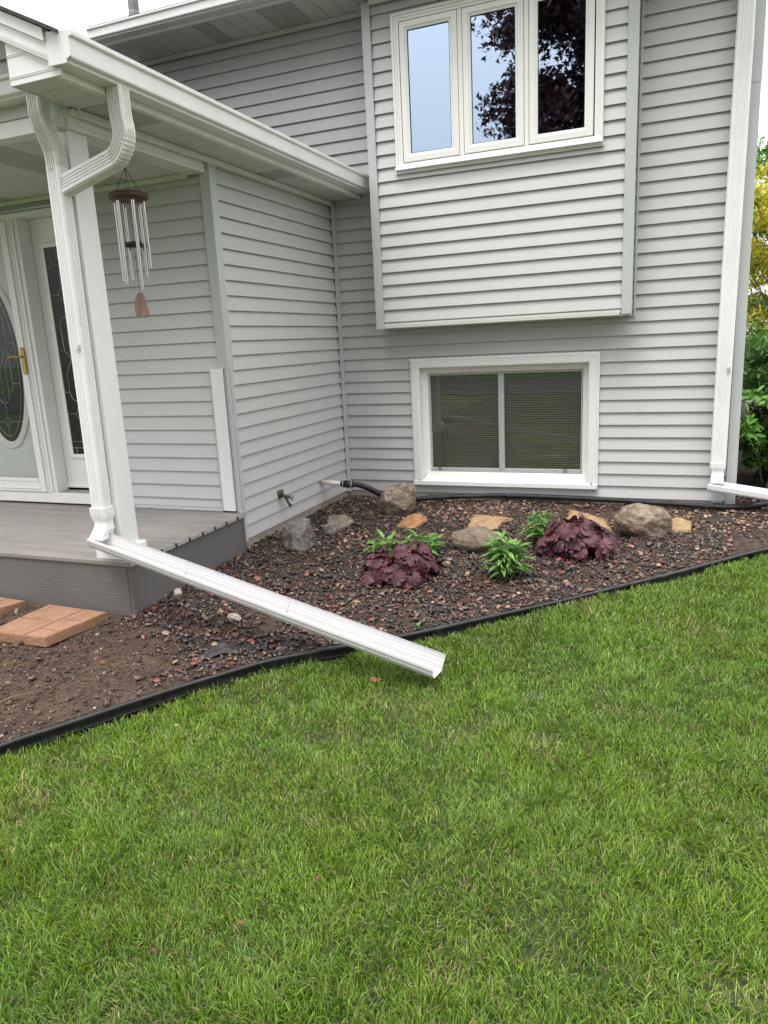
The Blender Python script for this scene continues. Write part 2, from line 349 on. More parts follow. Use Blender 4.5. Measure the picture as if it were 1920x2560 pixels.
def stone_mask(x, y):
    ok = (y > edge_y(x+.02)+.022) & (y < .0) & ~((x < .0) & (y > -3.12)) & (x < 5.0)
    ok |= (x > 3.36) & (y >= 0) & (y < .6) & (x < 5)
    # thins into bare dirt at the lower left
    tt = (x-0.45)*1.0+(y+3.40)*1.1
    p = np.clip(.5+tt*2.3+.9*(vnoise(x, y, 3.2, 12)-.5), 0.03, 1)
    p = np.where(y > -3.0, 1, p); p = np.where((y < -3.15) & (x < -.15), .02, p)
    # worn soil patches in the right of the bed
    q = vnoise(x, y, 1.9, 15)+.4*vnoise(x, y, 6, 16); p = np.where((q > 1.08), p*.35, p)
    return ok & (RNG.random(len(x)) < p)
N = 82000
x = RNG.uniform(-1.2, 4.6, N); y = RNG.uniform(-4.4, .6, N); k = stone_mask(x, y); x, y = x[k], y[k]
sz = np.clip(RNG.lognormal(math.log(.0092), .38, len(x)), .004, .023)
sz *= np.where(y > -.9, .95, 1.0)
z = bed_z(x, y)+.004+sz*.35+RNG.uniform(0, .008, len(x))
cix = RNG.choice(len(pal), len(x), p=pw)
# paler, pinker stones in the strip along the foundation
pale = (y > -.75) & (RNG.random(len(x)) < .45); cix = np.where(pale, RNG.choice([7, 8, 6, 10, 11, 6], len(x)), cix)
cols = pal[cix]*np.array([.95, .86, .80])*RNG.uniform(.6, 1.3, (len(x), 1))*(1+.06*RNG.standard_normal((len(x), 3)))
big = sz > .0155
P = np.stack([x, y, z], 1)
gr = pebbles('gravel', P[~big], sz[~big], cols[~big], PEB, 1, (.22, .5), .32)
grb = pebbles('gravel', P[big], sz[big], cols[big], PEB, 2, (.22, .5), .32)
for o in (gr, grb): tag(o, kind='stuff')
gr['label'] = 'dark river pebbles spread through the garden bed'; gr['category'] = 'gravel'
grb['label'] = 'larger river pebbles lying among the dark gravel'; grb['category'] = 'gravel'

# ---- bark chips and soil clods on the bare dirt
N = 120000
x = RNG.uniform(-1.6, 3.3, N); y = RNG.uniform(-5.2, -.1, N)
ok = (y > edge_y(x+.022)+.022) & ~((x < .0) & (y > -3.12))
dens = np.clip(1.0-(x-.2)*1.3-(y+3.5)*.9, .14, 1); ok &= RNG.random(N) < dens
x, y = x[ok], y[ok]; n = len(x)
sz = np.clip(RNG.lognormal(math.log(.0036), .62, n), .0015, .020)
cl = np.array([[.066, .036, .023], [.096, .054, .034], [.036, .022, .016], [.13, .08, .05], [.16, .11, .07], [.30, .25, .19], [.13, .06, .035]])
ci = RNG.choice(7, n, p=[.31, .27, .2, .11, .05, .03, .03])
CH = mat('bark_chip', (0, 0, 0), 0.8, 0.25, 60, 0.002, 160, attr='col')
mo = pebbles('bark_mulch', np.stack([x, y, bed_z(x, y)+sz*.25+.001], 1), sz, cl[ci]*RNG.uniform(.7, 1.3, (n, 1)), CH, 1, (.18, .7), .5)
tag(mo, 'dark soil crumbs and bark chips over the bare dirt', 'mulch', kind='stuff')

# ================================================================== GRASS
GRASS = mat('grass_blade', (0, 0, 0), 0.42, 0.0, 5, attr='col', trans=0.35, spec=0.5)
def blades(name, x, y, L, w, bend, lean_dir, col, zf):
    n = len(x); r = RNG
    az = lean_dir
    d = np.stack([np.cos(az), np.sin(az)], 1)
    faz = az+PI/2+r.normal(0, .6, n); s_ = np.stack([np.cos(faz), np.sin(faz)], 1)
    ts = np.array([0, .38, .72, 1.0]); ws = np.array([.75, 1.0, .75, 0.0])
    z0 = zf(x, y)
    V = np.zeros((n, 7, 3), np.float32); cc = np.zeros((n, 7, 3), np.float32); idx = 0
    for q, (t, ww) in enumerate(zip(ts, ws)):
        ang = bend*t**1.15          # angle from vertical grows along the blade
        hor = L*(1-np.cos(bend*t))/np.maximum(bend, .05); ver = L*np.sin(bend*t)/np.maximum(bend, .05)
        cx = x+d[:, 0]*hor; cy_ = y+d[:, 1]*hor; cz = z0+ver
        shade = (0.62+.55*t)
        for sg in ((-1, 1) if q < 3 else (0,)):
            V[:, idx, 0] = cx+sg*s_[:, 0]*w*ww/2; V[:, idx, 1] = cy_+sg*s_[:, 1]*w*ww/2; V[:, idx, 2] = cz
            cc[:, idx] = col; idx += 1
    T = np.array([[0, 1, 3], [0, 3, 2], [2, 3, 5], [2, 5, 4], [4, 5, 6]])
    TT = (T[None]+(np.arange(n)*7)[:, None, None]).reshape(-1, 3)
    return fast_mesh(name, V.reshape(-1, 3), TT, cc.reshape(-1, 3), GRASS, True)
def scatter_lawn(n, x0, x1, y0, y1):
    x = RNG.uniform(x0, x1, n); y = RNG.uniform(y0, y1, n)
    # density falls off with distance from the viewer
    dist = np.sqrt((x-2.88)**2+(y+6.21)**2+1.5**2)
    keep = RNG.random(n) < np.clip((2.6/dist)**1.25, .12, 1)
    d = edge_y(x)-y; jag = .012+.035*vnoise(x, y, 14, 31)+.09*np.clip(vnoise(x, y, 2.4, 32)-.62, 0, 1)
    keep &= d > jag
    # only where the view (or one a step to the side) can see
    vx = x-2.88; vy = y+6.21; f0 = vx*sy+vy*cy; s0 = vx*cy-vy*sy
    inner = (np.abs(s0) < .62*(f0+.9)+.3) & (f0 > .55)
    keep &= inner | ((np.abs(s0) < 1.15*(f0+.9)+1.4) & (f0 > .1) & (RNG.random(n) < .42))
    thin = vnoise(x, y, 5, 33); keep &= RNG.random(n) < np.clip(.50+thin*1.2, 0, 1)*np.clip(.55+1.1*vnoise(x, y, 21, 38), 0, 1)
    bare = vnoise(x, y, 3.1, 35)*.6+vnoise(x, y, 11, 36)*.4; keep &= ~((bare > .80) & (RNG.random(n) < .40))
    return x[keep], y[keep], dist[keep]
def grass_layer(name, n, hue):
    x, y, dist = scatter_lawn(n, -1.4, 7.6, -6.6, 1.2)
    m = len(x)
    patch = vnoise(x, y, 1.6, 41); p2 = vnoise(x, y, 6.5, 42); p3 = vnoise(x, y, 0.8, 43)
    L = .019+.019*RNG.random(m)+.015*p2+.008*patch; L *= np.where(RNG.random(m) < .07, 1.4, 1)*(.72+.5*vnoise(x, y, 9, 62))
    w = (.0018+.0015*RNG.random(m))*np.clip(dist/2.6, 1, 1.9)**.9
    flow = 2*PI*vnoise(x, y, 4.5, 44)*1.6+2*PI*vnoise(x, y, 17, 46)
    az = flow+RNG.normal(0, 1.4, m)
    bend = np.clip(RNG.normal(1.15, .58, m)+.35*(vnoise(x, y, 8, 45)-.5), .12, 2.1)
    dark = np.array([.092, .195, .006]); mid = np.array([.215, .365, .014]); light = np.array([.42, .58, .09]); dry = np.array([.50, .44, .20])
    cool = np.array([.19, .34, .10])
    t = np.clip(.12+.5*p2+.55*(patch-.5)+.5*(p3-.5)+RNG.normal(0, .24, m), 0, 1)[:, None]
    col = dark*(1-t)+mid*t
    t2 = np.clip(RNG.normal(.0, .38, m)+.35*(p3-.4), 0, .9)[:, None]; col = col*(1-t2)+light*t2
    t3 = np.clip(RNG.normal(-.05, .35, m)+.5*(vnoise(x, y, 2.8, 47)-.45), 0, .7)[:, None]; col = col*(1-t3)+cool*t3
    yel = np.clip((vnoise(x, y, 3.1, 35)*.6+vnoise(x, y, 11, 36)*.4-.60)*4, 0, 1)
    dd = (RNG.random(m) < .012+.26*yel)[:, None]; col = np.where(dd, dry*RNG.uniform(.6, 1.15, (m, 1)), col)
    col = col*RNG.uniform(.62, 1.18, (m, 1))*hue*(.80+.26*vnoise(x, y, 2.1, 61)[:, None])
    o = blades(name, x, y, L, w, bend, az, col, lambda a, b: lawn_z(a, b)-.012+.02*(vnoise(a, b, 1.3, 3)-.5))
    return o
import os
GN = 2300000
gobj = grass_layer('grass', GN, 1.0)
tag(gobj, 'short green lawn grass with paler worn patches', 'grass', kind='stuff')
# thatch: dead flattened blades low in the turf
x, y, dist = scatter_lawn(130000, -1.2, 6.2, -6.1, .6); m = len(x)
o = blades('thatch', x, y, RNG.uniform(.02, .05, m), np.full(m, .0022)*np.clip(dist/2.6, 1, 1.8), RNG.uniform(1.3, 2.2, m), RNG.uniform(0, 2*PI, m),
           np.array([.30, .23, .125])*RNG.uniform(.35, 1.25, (m, 1)), lambda a, b: lawn_z(a, b)-.008+.02*(vnoise(a, b, 1.3, 3)-.5))
tag(o, 'dry straw thatch lying low between the grass blades', 'thatch', kind='stuff')

# ================================================================== HOUSE
EXP = 0.1016; DP = 0.0185
house = thing('house', 'pale grey vinyl sided split level house with front porch and cantilevered window bay', 'house', (0, 0, 0))
def siding(mb, o, U, N, u0, u1, z0, z1, off=0.0):
    o, U, N = Vector(o), Vector(U), Vector(N)
    k = int(math.floor((z0-off)/EXP)); 
    def P(u, z, d): return o+U*u+N*d+Vector((0, 0, z))
    seg = max(1, int(abs(u1-u0)/.35)); us = [u0+(u1-u0)*i/seg for i in range(seg+1)]
    while off+k*EXP < z1:
        zb = off+k*EXP; zt = zb+EXP; a = max(zb, z0); b = min(zt, z1)
        if b > a+1e-5:
            prof = []
            if a == zb: prof += [(-DP, zb+.010), (-.0022, zb+.010), (-.0018, zb), (0, zb+.0010), (-.0004, zb+.0045)]
            else: prof += [(-DP*(a-zb)/EXP, a)]
            prof += [(-DP*(b-zb)/EXP, b)]
            if b < a+.014: k += 1; continue
            if b == zt: prof += [(-DP, zt+.010)]
            rings = [[P(u, z+.0009*mnoise.noise(Vector((u*.9, k*7.7, 3))), d+.0010*mnoise.noise(Vector((u*1.3, k*3.3, zb)))) for d, z in prof] for u in us]
            mb.sweep(rings, False, False)
        k += 1
# openings
UWIN = (.70, 2.32, 2.70, 3.83)      # upper bay window (outer frame)
LWIN = (.68, 2.30, .07, 1.205)      # basement window (casing outer)
X, Yv = (1, 0, 0), (0, 1, 0); NF = (0, -1, 0)
mb = MB()
for (a, b, c, d) in ((.02, LWIN[0]+.03, 0, 2.6), (LWIN[1]-.03, 3.28, 0, 4.0), (LWIN[0]+.03, LWIN[1]-.03, 0, LWIN[2]+.02), (LWIN[0]+.03, LWIN[1]-.03, LWIN[3]-.02, 4.0), (.02, LWIN[0]+.03, 2.6, 2.62)):
    siding(mb, (0, 0, 0), X, NF, a, b, c, d)
mb.build('wall', SIDE, house, label='grey lapped siding of the main front wall')
mb = MB(); siding(mb, (0, 0, 0), X, NF, -2.0, .6, 2.56, 3.96, .015)
mb.build('wall', SIDE, house, label='upper siding seen above the porch gutter')
mb = MB(); siding(mb, (0, 0, 0), (0, -1, 0), (1, 0, 0), .015, 1.83, 0, 2.56)
mb.build('wall', SIDE, house, label='short side wall beside the porch')
W = -1.86
mb = MB(); siding(mb, (0, W, 0), X, NF, -1.18, -.02, .24, 2.51)
mb.build('wall', SIDE, house, label='porch wall behind the wind chime')
mb = MB(); siding(mb, (-4.2, 0, 0), X, NF, 0, 2.3, .24, 2.48) if False else None
# box bay
BY = -.22
mb = MB()
U4 = UWIN
for (a, b, c, d) in ((.52, U4[0]+.02, 1.50, 3.93), (U4[1]-.02, 2.49, 1.50, 3.93), (U4[0]+.02, U4[1]-.02, 1.50, U4[2]+.02), (U4[0]+.02, U4[1]-.02, U4[3]-.02, 3.93)):
    siding(mb, (0, BY, 0), X, NF, a, b, c, d)
mb.build('bay_wall', SIDE, house, label='siding of the cantilevered bay under the upper window')
mb = MB(); siding(mb, (2.541, 0, 0), Yv, (1, 0, 0), BY+.03, 0, 1.50, 3.96); mb.build('bay_wall', SIDE, house, label='narrow right side of the cantilevered bay')
mb = MB(); siding(mb, (.469, 0, 0), Yv, (-1, 0, 0), BY+.03, 0, 1.50, 3.96); mb.build('bay_wall', SIDE, house, label='narrow left side of the cantilevered bay')
mb = MB()   # underside and bottom trim of bay
mb.box(.47, 2.54, BY+.004, -.002, 1.468, 1.486); mb.box(.535, 2.468, BY-.010, BY+.012, 1.488, 1.512); mb.box(.54, 2.46, BY-.013, BY+.01, 1.474, 1.486)
mb.build('bay_soffit', SOFF, house, bevel=.002)
# outside corner posts
def cpost(x, y, sx, sy_, z0, z1, w=.07, t=.012, name='corner_trim', label=None, par=house):
    mb = MB()   # L section with grooved flanges; corner at (x,y), legs run towards sx / sy
    a = [(x, y), (x+sx*w, y), (x+sx*w, y+sy_*t), (x+sx*t, y+sy_*t), (x+sx*t, y+sy_*w), (x, y+sy_*w)]
    if sx*sy_ < 0: a = a[::-1]
    mb.prism(a, 'z', z0, z1); return mb.build(name, POST, par, bevel=.0025, label=label)
cpost(.462, BY-.012, 1, 1, 1.468, 3.955, .072, label='left corner trim of the bay')
cpost(2.548, BY-.012, -1, 1, 1.480, 3.955, .075, label='right corner trim of the bay')
cpost(3.352, -.008, -1, 1, -.035, 3.01, .074, label='lower length of the right house corner trim')
cpost(3.3545, -.0105, -1, 1, 3.0, 4.0, .074, label='upper length of the right house corner trim')
cpost(.006, W-.010, -1, 1, 1.232, 2.582, .078, label='upper part of the porch corner trim')
mb = MB(); mb.box(2.549, 2.566, -.016, .0, 1.455, 3.95); mb.box(.445, .462, -.016, .0, 1.468, 3.95); build_each(mb, 'channel', POST, house, bevel=.002)
mb = MB(); mb.box(-.133, -.036, W-.022, W-.004, .225, 1.236); mb.build('patch_board', WHITE2, house, bevel=.002, label='bare white board where the corner trim was cut away')
mb = MB(); mb.box(-.034, -.014, W-.004, W+.02, .213, 1.231); mb.box(-.010, .006, W-.014, W+.006, -.012, 1.231); mb.box(-.012, -.003, W-.006, W+.02, .2, 1.231)
mb.box(-.004, .009, W+.008, W+.05, -.012, 1.231); mb.box(-.150, -.135, W-.012, W, .225, 1.236)
build_each(mb, 'channel', POST, house, bevel=.0015, label='exposed narrow channels below the cut corner trim')
mb = MB()   # inside corner trim
mb.prism([(-.002, 0), (-.002, -.026), (.010, -.026), (.012, -.014), (.017, -.014), (.018, -.009), (.030, -.008), (.030, .004)], 'z', -.012, 2.555); mb.build('inside_corner_trim', POST, house, bevel=.001)
# house body behind (hidden sides) and foundation
mb = MB(); siding(mb, (3.342, 0, 0), Yv, (1, 0, 0), .07, 7, 0, 4.0); mb.build('wall', SIDE, house, label='right end wall of the house')
mb = MB(); mb.box(-6, 3.3, 6.9, 7.0, -.2, 4.0); mb.box(-6.0, -5.9, 0, 6.9, -.2, 4); mb.box(-2.1, -1.98, .005, .06, 2.5, 4.0); build_each(mb, 'rear_wall', POST, house)
mb = MB(); mb.box(-.2, 3.30, .008, .2, -.35, -.001); mb.box(-.2, -.012, -1.84, .0, -.35, -.001)
mb.build('foundation', CONC, house, bevel=.002)
mb = MB()
for yy in (-.42, -.82, -1.23, -1.62): mb.box(-.014, -.0105, yy-.004, yy+.004, -.3, -.004)
build_each(mb, 'mortar_joint', mat('mortar', (.2, .18, .15), .95, .1), house)
mb = MB(); mb.box(3.18, 3.26, -.010, .012, -.014, -.002); mb.build('starter_strip', ALU, house)

mb = MB(); mb.box(-.05, -.026, W+.06, .06, -.01, 2.60); mb.box(-2.0, .56, .03, .05, 2.45, 4.1); mb.box(2.47, 3.3, .03, .05, 1.3, 4.1); mb.box(-2.0, 3.3, .0, 6.9, 4.04, 4.06); mb.box(.5, 3.3, .03, .05, 1.3, 2.4); mb.box(-.05, .6, .03, .05, -.01, 2.5); mb.box(2.36, 3.3, .03, .05, -.01, 1.32); mb.box(-1.17, -.05, W+.026, W+.04, .18, 2.60); mb.box(-4.2, -1.17, W+.004, W+.03, 2.40, 2.6); mb.box(-4.2, -1.19, W+.0, W+.2, .10, .225); mb.box(-1.19, -.03, W+.0, W+.03, .10, .238)
build_each(mb, 'leak_backing', DARK, house)  # unseen dark boxes added behind siding and under the roof to block light leaks
mb = MB(); mb.box(-1.18, -.15, W-.012, W, .216, .240); mb.build('starter_strip', SIDE, house, bevel=.002)
# ---- soffits made of grooved panels
def panels(name, x0, x1, y0, y1, z, along, perf=(), step=.1016, label=None):
    mb = MB(); a0, a1 = (y0, y1) if along == 'x' else (x0, x1)
    n = int(round((a1-a0)/step)); st = (a1-a0)/n
    for i in range(n):
        p, q = a0+i*st+.003, a0+(i+1)*st-.003
        m = 1 if any(lo <= (p+q)/2 <= hi for lo, hi in perf) else 0
        if along == 'x':
            mb.box(x0, x1, p, q, z, z+.006, m)
        else:
            mb.box(p, q, y0, y1, z, z+.006, m)
    mb.box(x0, x1, y0, y1, z+.0065, z+.02, 2)
    return mb.build(name, [SOFF, PERF, SOFF], house, bevel=.0015, seg=1, label=label)
panels('eave_soffit', .012, .262, -3.385, -.004, 2.583, 'x', perf=((-2.99, -2.66), (-1.35, -1.05)), step=.132, label='soffit under the porch side gutter')
panels('porch_ceiling', -4.2, -.155, -2.955, W-.002, 2.506, 'y', perf=((-2.0, -1.72), (-.93, -.66), (-3.2, -2.95)), step=.15, label='porch ceiling')
panels('eave_soffit', -1.9, 3.34, -.46, -.004, 3.992, 'y', perf=((-1.05, -.78), (-.32, -.05), (1.5, 1.8)), step=.152, label='soffit under the main roof eave')
mb = MB()  # soffit channels
mb.box(0.001, .020, -3.0, -.02, 2.552, 2.581); mb.box(0.001, .030, -3.0, -.02, 2.545, 2.553)
build_each(mb, 'soffit_channel', WHITE, house, bevel=.002)
mb = MB(); mb.box(-4.2, -.16, W-.03, W-.001, 2.474, 2.504); build_each(mb, 'soffit_channel', SOFF, house, bevel=.002)
mb = MB(); mb.box(-1.9, .46, -.03, -.001, 3.957, 3.99); mb.box(2.56, 3.26, -.03, -.001, 3.957, 3.99); mb.box(.535, 2.47, BY-.035, BY-.004, 3.925, 3.96)
build_each(mb, 'soffit_channel', SOFF, house, bevel=.002)
mb = MB()  # fascias
mb.box(.262, .282, -3.40, -.004, 2.578, 2.74); mb.box(.255, .264, -3.38, -.004, 2.574, 2.583)
mb.build('fascia', WHITE, house, bevel=.002, label='fascia behind the porch side gutter')
mb = MB(); mb.box(-1.92, 3.34, -.485, -.462, 3.985, 4.12); mb.build('fascia', WHITE, house, bevel=.002, label='fascia of the main eave')
# ---- gutters (K profile prisms)
def kprof(s=1, d=.12, h=.125):      # across, height
    return [(0, h), (0, 0), (s*.078, 0), (s*.081, .003), (s*.083, .011), (s*.097, .016), (s*.103, .020), (s*.105, .027), (s*.106, h-.030), (s*.109, h-.026), (s*.117, h-.023), (s*.120, h-.018), (s*.120, h-.002), (s*.117, h), (s*.112, h), (s*.110, h-.008), (s*.010, h-.04)]
mb = MB(); prof = [(.283+a, 2.610+b) for a, b in kprof()]
rings = [[(px, yy, pz) for px, pz in prof] for yy in np.linspace(-3.415, -.012, 12)]; mb.sweep(rings)
mb.build('gutter', WHITE, house, label='white gutter along the porch side eave')
mb = MB(); mb.prism([(.262, 2.747), (.40, 2.734), (.404, 2.712), (.391, 2.706), (.390, 2.634), (.366, 2.624), (.362, 2.609), (.262, 2.612)], 'y', -3.424, -3.416)
mb.build('gutter_end_cap', WHITE, house, bevel=.001)
mb = MB(); prof = [(-3.052-a, 2.640+b*.8) for a, b in kprof()]
rings = [[(xx, py, pz) for py, pz in prof] for xx in (-4.2, -2, -.9, -.4, .002)]; mb.sweep(rings)
mb.build('gutter', WHITE, house, label='white gutter along the porch front')
mb = MB(); prof = [(-.487-a, 4.005+b*.75) for a, b in kprof()]
rings = [[(xx, py, pz) for py, pz in prof] for xx in (-1.93, -1, 0, 1, 2.5, 3.345)]; mb.sweep(rings)
mb.build('gutter', WHITE, house, label='white gutter on the main roof eave')
# ---- gable end: rake, return box, siding
SL = -.49
def rz(x, b=2.763): return b+SL*x
mb = MB(); mb.prism([(.262, rz(.262)), (.262, rz(.262)+.073), (-2.3, rz(-2.3)+.073), (-2.3, rz(-2.3))], 'y', -3.42, -3.402)
mb.build('rake_board', WHITE, house, bevel=.002)
mb = MB()
for dz in (.012, .021): mb.prism([(.262, rz(.262)+dz), (.262, rz(.262)+dz+.004), (-2.3, rz(-2.3)+dz+.004), (-2.3, rz(-2.3)+dz)], 'y', -3.4225, -3.419)
build_each(mb, 'rake_bead', WHITE, house)
mb = MB(); mb.prism([(.262, rz(.262)+.073), (.262, rz(.262)+.126), (-2.3, rz(-2.3)+.128), (-2.3, rz(-2.3)+.073)], 'y', -3.434, -3.40); mb.build('rake_board', WHITE, house, bevel=.002)
mb = MB(); mb.prism([(.34, rz(.34)+.130), (.34, rz(.34)+.146), (-2.3, rz(-2.3)+.146), (-2.3, rz(-2.3)+.130)], 'y', -3.455, -.01)
mb.prism([(-2.3, rz(-2.3)+.130), (-2.3, rz(-2.3)+.146), (-5.2, rz(-2.3)+.146-1.42), (-5.2, rz(-2.3)+.130-1.42)], 'y', -3.455, -.01)
mb.build('roof', SHING, house, label='dark shingled porch roof')
mb = MB(); mb.prism([(.005, 2.579), (.302, 2.579), (.302, 2.617), (.005, 2.762)], 'y', -3.401, -3.387)
for z in (2.604, 2.612): mb.box(.005, .302, -3.4035, -3.400, z, z+.0035)
for z in (2.694, 2.702): mb.box(.005, .120, -3.4035, -3.400, z, z+.0035)
mb.build('eave_return', WHITE, house)
mb = MB(); mb.box(.003, .012, -3.40, -3.05, 2.579, 2.75); mb.prism([(.0, 2.76), (-2.3, rz(-2.3)), (-2.3, rz(-2.3)+.01), (0, 2.77)], 'y', -3.40, -3.05); mb.build('rake_soffit', SOFF, house)
mb = MB(); zt = 2.7
for k in range(24):
    zb = 2.66+k*EXP; xr = min(.0, (2.763-zb)/.49+.3)
    if zb < 3.8: siding(mb, (0, -3.05, 0), X, NF, -4.2, min(.0, (2.76-zb)/.49), zb, zb+EXP, 2.66)
mb.build('gable_wall', SIDE, house)
# ---- porch beam
mb = MB(); mb.box(-.158, -.022, -3.046, W-.012, 2.490, 2.60); mb.build('porch_beam', WHITE, house, bevel=.003, label='white beam from the post to the wall corner')
mb = MB(); mb.box(-.0215, -.018, -3.05, W-.012, 2.502, 2.5065); mb.box(-.0215, -.018, -3.05, W-.012, 2.512, 2.5165); mb.box(-.0215, .008, -3.03, W-.012, 2.553, 2.581); mb.box(-.112, -.040, -3.075, -3.045, 2.494, 2.62)
build_each(mb, 'beam_trim', WHITE, house, bevel=.0015)
mb = MB(); mb.box(-4.2, -.16, -3.046, -2.96, 2.500, 2.575); mb.box(-4.2, -.16, -3.040, -2.97, 2.575, 2.70); mb.build('porch_beam', WHITE, house, bevel=.002, label='white beam across the porch front')
mb = MB(); mb.box(-4.2, -.16, -3.052, -3.03, 2.578, 2.662); mb.build('frieze_board', SIDE, house, bevel=.003)
# ---- porch post
mb = MB(); mb.box(-.187, -.047, -3.033, -2.893, .213, 2.49); mb.build('porch_post', WHITE2, house, bevel=.006, seg=3)
mb = MB(); mb.prism([(-.226, .213), (-.012, .213), (-.012, .276), (-.022, .286), (-.216, .286), (-.226, .276)], 'y', -3.062, -2.872); mb.build('post_base', WHITE2, house, bevel=.003)
# ---- deck
mb = MB(); yb = W-.002; bw = .1385
ys = [-3.092]
k = 0; y = -3.092+.135
mb.box(-4.2, .036, -3.092, -2.957-.004, .183, .213)
while y < W-.03:
    mb.box(-4.2, .046, y+.004, min(y+bw-.006, W-.001), .189, .213); y += bw
mb.build('deck_boards', DECK, house, bevel=.005)
mb = MB(); mb.box(-4.2, -.01, -3.05, W, .15, .186); mb.build('deck_frame', DARK, house)
mb = MB(); y = -3.092+.135
mb.box(.0375, .0395, -3.09, -2.963, .184, .2125)
while y < W-.03:
    y2 = min(y+bw-.006, W-.004); mb.box(.0465, .0485, y+.004, y2-.006, .190, .2115)
    y += bw
build_each(mb, 'board_end', DECKEND, house, label='pale sawn ends of the deck boards')
mb = MB(); y = -3.092+.135
while y < W-.03:
    mb.box(.040, .0515, y-.009, y+.005, .186, .207); mb.box(.043, .052, y-.004, y+.001, .194, .2145); y += bw
build_each(mb, 'deck_fastener', DARK, house)
mb = MB(); mb.box(-4.2, -.006, -3.080, -3.055, -.30, .184); mb.build('deck_skirt', SKIRT, house, bevel=.0015, label='front skirt board of the porch deck')
mb = MB(); mb.box(-.002, .022, -3.080, W-.012, -.30, .187); mb.build('deck_skirt', SKIRT, house, bevel=.0015, label='side skirt board of the porch deck')
mb = MB(); mb.box(-.010, .0, -3.0835, -3.07, -.3, .183); mb.box(.018, .026, W-.04, W-.013, -.02, .184); build_each(mb, 'skirt_corner', SKIRT, house)

# ---- entry door wall
mb = MB(); mb.box(-4.2, -1.15, W-.002, W+.03, 2.42, 2.475); mb.box(-1.19, -1.14, W-.02, W+.03, .31, 2.42); mb.box(-4.2, -1.15, W-.05, W-.02, 2.425, 2.438); build_each(mb, 'door_casing', SIDE, house, bevel=.002)
mb = MB(); mb.box(-4.2, -1.14, W-.03, W+.10, 2.388, 2.420)            # head
mb.box(-1.805, -1.745, W-.022, W+.10, .31, 2.388); mb.box(-1.775, -1.768, W-.028, W-.02, .31, 2.388); mb.box(-1.795, -1.789, W-.028, W-.02, .31, 2.388)
mb.box(-1.745, -1.715, W-.008, W+.10, .31, 2.388); mb.box(-1.715, -1.700, W-.016, W+.10, .31, 2.388); mb.box(-1.24, -1.19, W-.022, W+.10, .31, 2.388)
mb.box(-4.2, -1.72, W-.02, W+.02, 2.376, 2.388)
mb.build('door_frame', WHITE2, house, bevel=.002)
mb = MB(); mb.box(-1.70, -1.24, W+.10, W+.135, .355, 2.388); mb.box(-1.70, -1.24, W+.088, W+.11, .335, .357); mb.build('sidelight', CREAM, house, bevel=.002)
SLo = bpy.data.objects['sidelight']
mb = MB()
gx0, gx1, gz0, gz1 = -1.585, -1.355, .61, 2.175
for (a, b, c, d) in ((gx0-.035, gx1+.035, gz1, gz1+.035), (gx0-.035, gx1+.035, gz0-.035, gz0), (gx0-.035, gx0, gz0, gz1), (gx1, gx1+.035, gz0, gz1)): mb.box(a, b, W+.086, W+.102, c, d)
mb.build('sidelight_frame', CREAM, SLo, bevel=.004)
mb = MB(); mb.box(gx0, gx1, W+.094, W+.0985, gz0, gz1); mb.build('pane', mat('dark_textured_glass', (.02, .024, .024), .16, .3, 30, .0004, 70, spec=.22), SLo)
def came(paths, y, par, name='leaded_pattern', r=.0022):
    mb = MB()
    for p in paths: mb.tube([(a, y, b) for a, b in p], r, 6)
    return mb.build(name, CAME, par, True)
cx = (gx0+gx1)/2; cz = 1.40
def arc(cx, cz, rx, rz_, a0, a1, n=14): return [(cx+rx*math.cos(math.radians(a0+(a1-a0)*i/n)), cz+rz_*math.sin(math.radians(a0+(a1-a0)*i/n))) for i in range(n+1)]
sp_ = [[(cx-.075, gz0), (cx-.075, gz0+.06)], [(gx0, gz0+.05), (gx1, gz0+.05)], [(gx0, gz0+.1), (gx1, gz0+.1)], [(gx0, gz1-.08), (gx1, gz1-.08)], [(gx0, gz1-.13), (gx1, gz1-.13)], [(cx, gz1-.08), (cx, gz1)],
       [(cx-.05, gz1-.13), (cx-.05, gz1-.08)], [(gx0, 1.83), (cx-.03, 1.83), (cx, 1.88), (cx+.03, 1.83), (cx, 1.78), (cx-.03, 1.83)], [(cx+.03, 1.83), (gx1, 1.83)], [(cx, 1.88), (cx, gz1-.13)],
       [(gx0, .93), (cx-.03, .93), (cx, .98), (cx+.03, .93), (cx, .88), (cx-.03, .93)], [(cx+.03, .93), (gx1, .93)], [(cx, gz0+.1), (cx, .88)], [(cx, .98), (cx, 1.78)],
       [(gx0, 1.60), (cx-.06, 1.60), (cx-.055, 1.42), (cx, 1.35), (cx+.06, 1.25), (cx+.06, 1.1)]+arc(cx, 1.1, .06, .07, 0, -180), arc(cx, 1.6, .06, .07, 180, 0)+[(cx+.055, 1.42), (cx, 1.35), (cx-.06, 1.25), (cx-.06, 1.1)], [(gx0, 1.1), (cx-.06, 1.1)]]
came(sp_, W+.092, SLo)
mb = MB(); mb.box(-4.2, -1.19, W-.018, W+.12, .228, .312); mb.build('door_sill', WHITE2, house, bevel=.003)
mb = MB(); mb.box(-1.75, -1.19, W-.012, W+.09, .3125, .3165); mb.build('sill_tread', mat('worn_sill', (.30, .27, .24), .7, .2, 12), house)
mb = MB()
for xx in (-2.33, -2.06, -1.83, -1.6): mb.lathe([(.001, 0), (.006, .0), (.006, .004), (.001, .005)], (0, 0, 0), 8) if False else mb.box(xx-.005, xx+.005, W-.0205, W-.0175, .262, .270)
build_each(mb, 'screw_head', ALU, house)
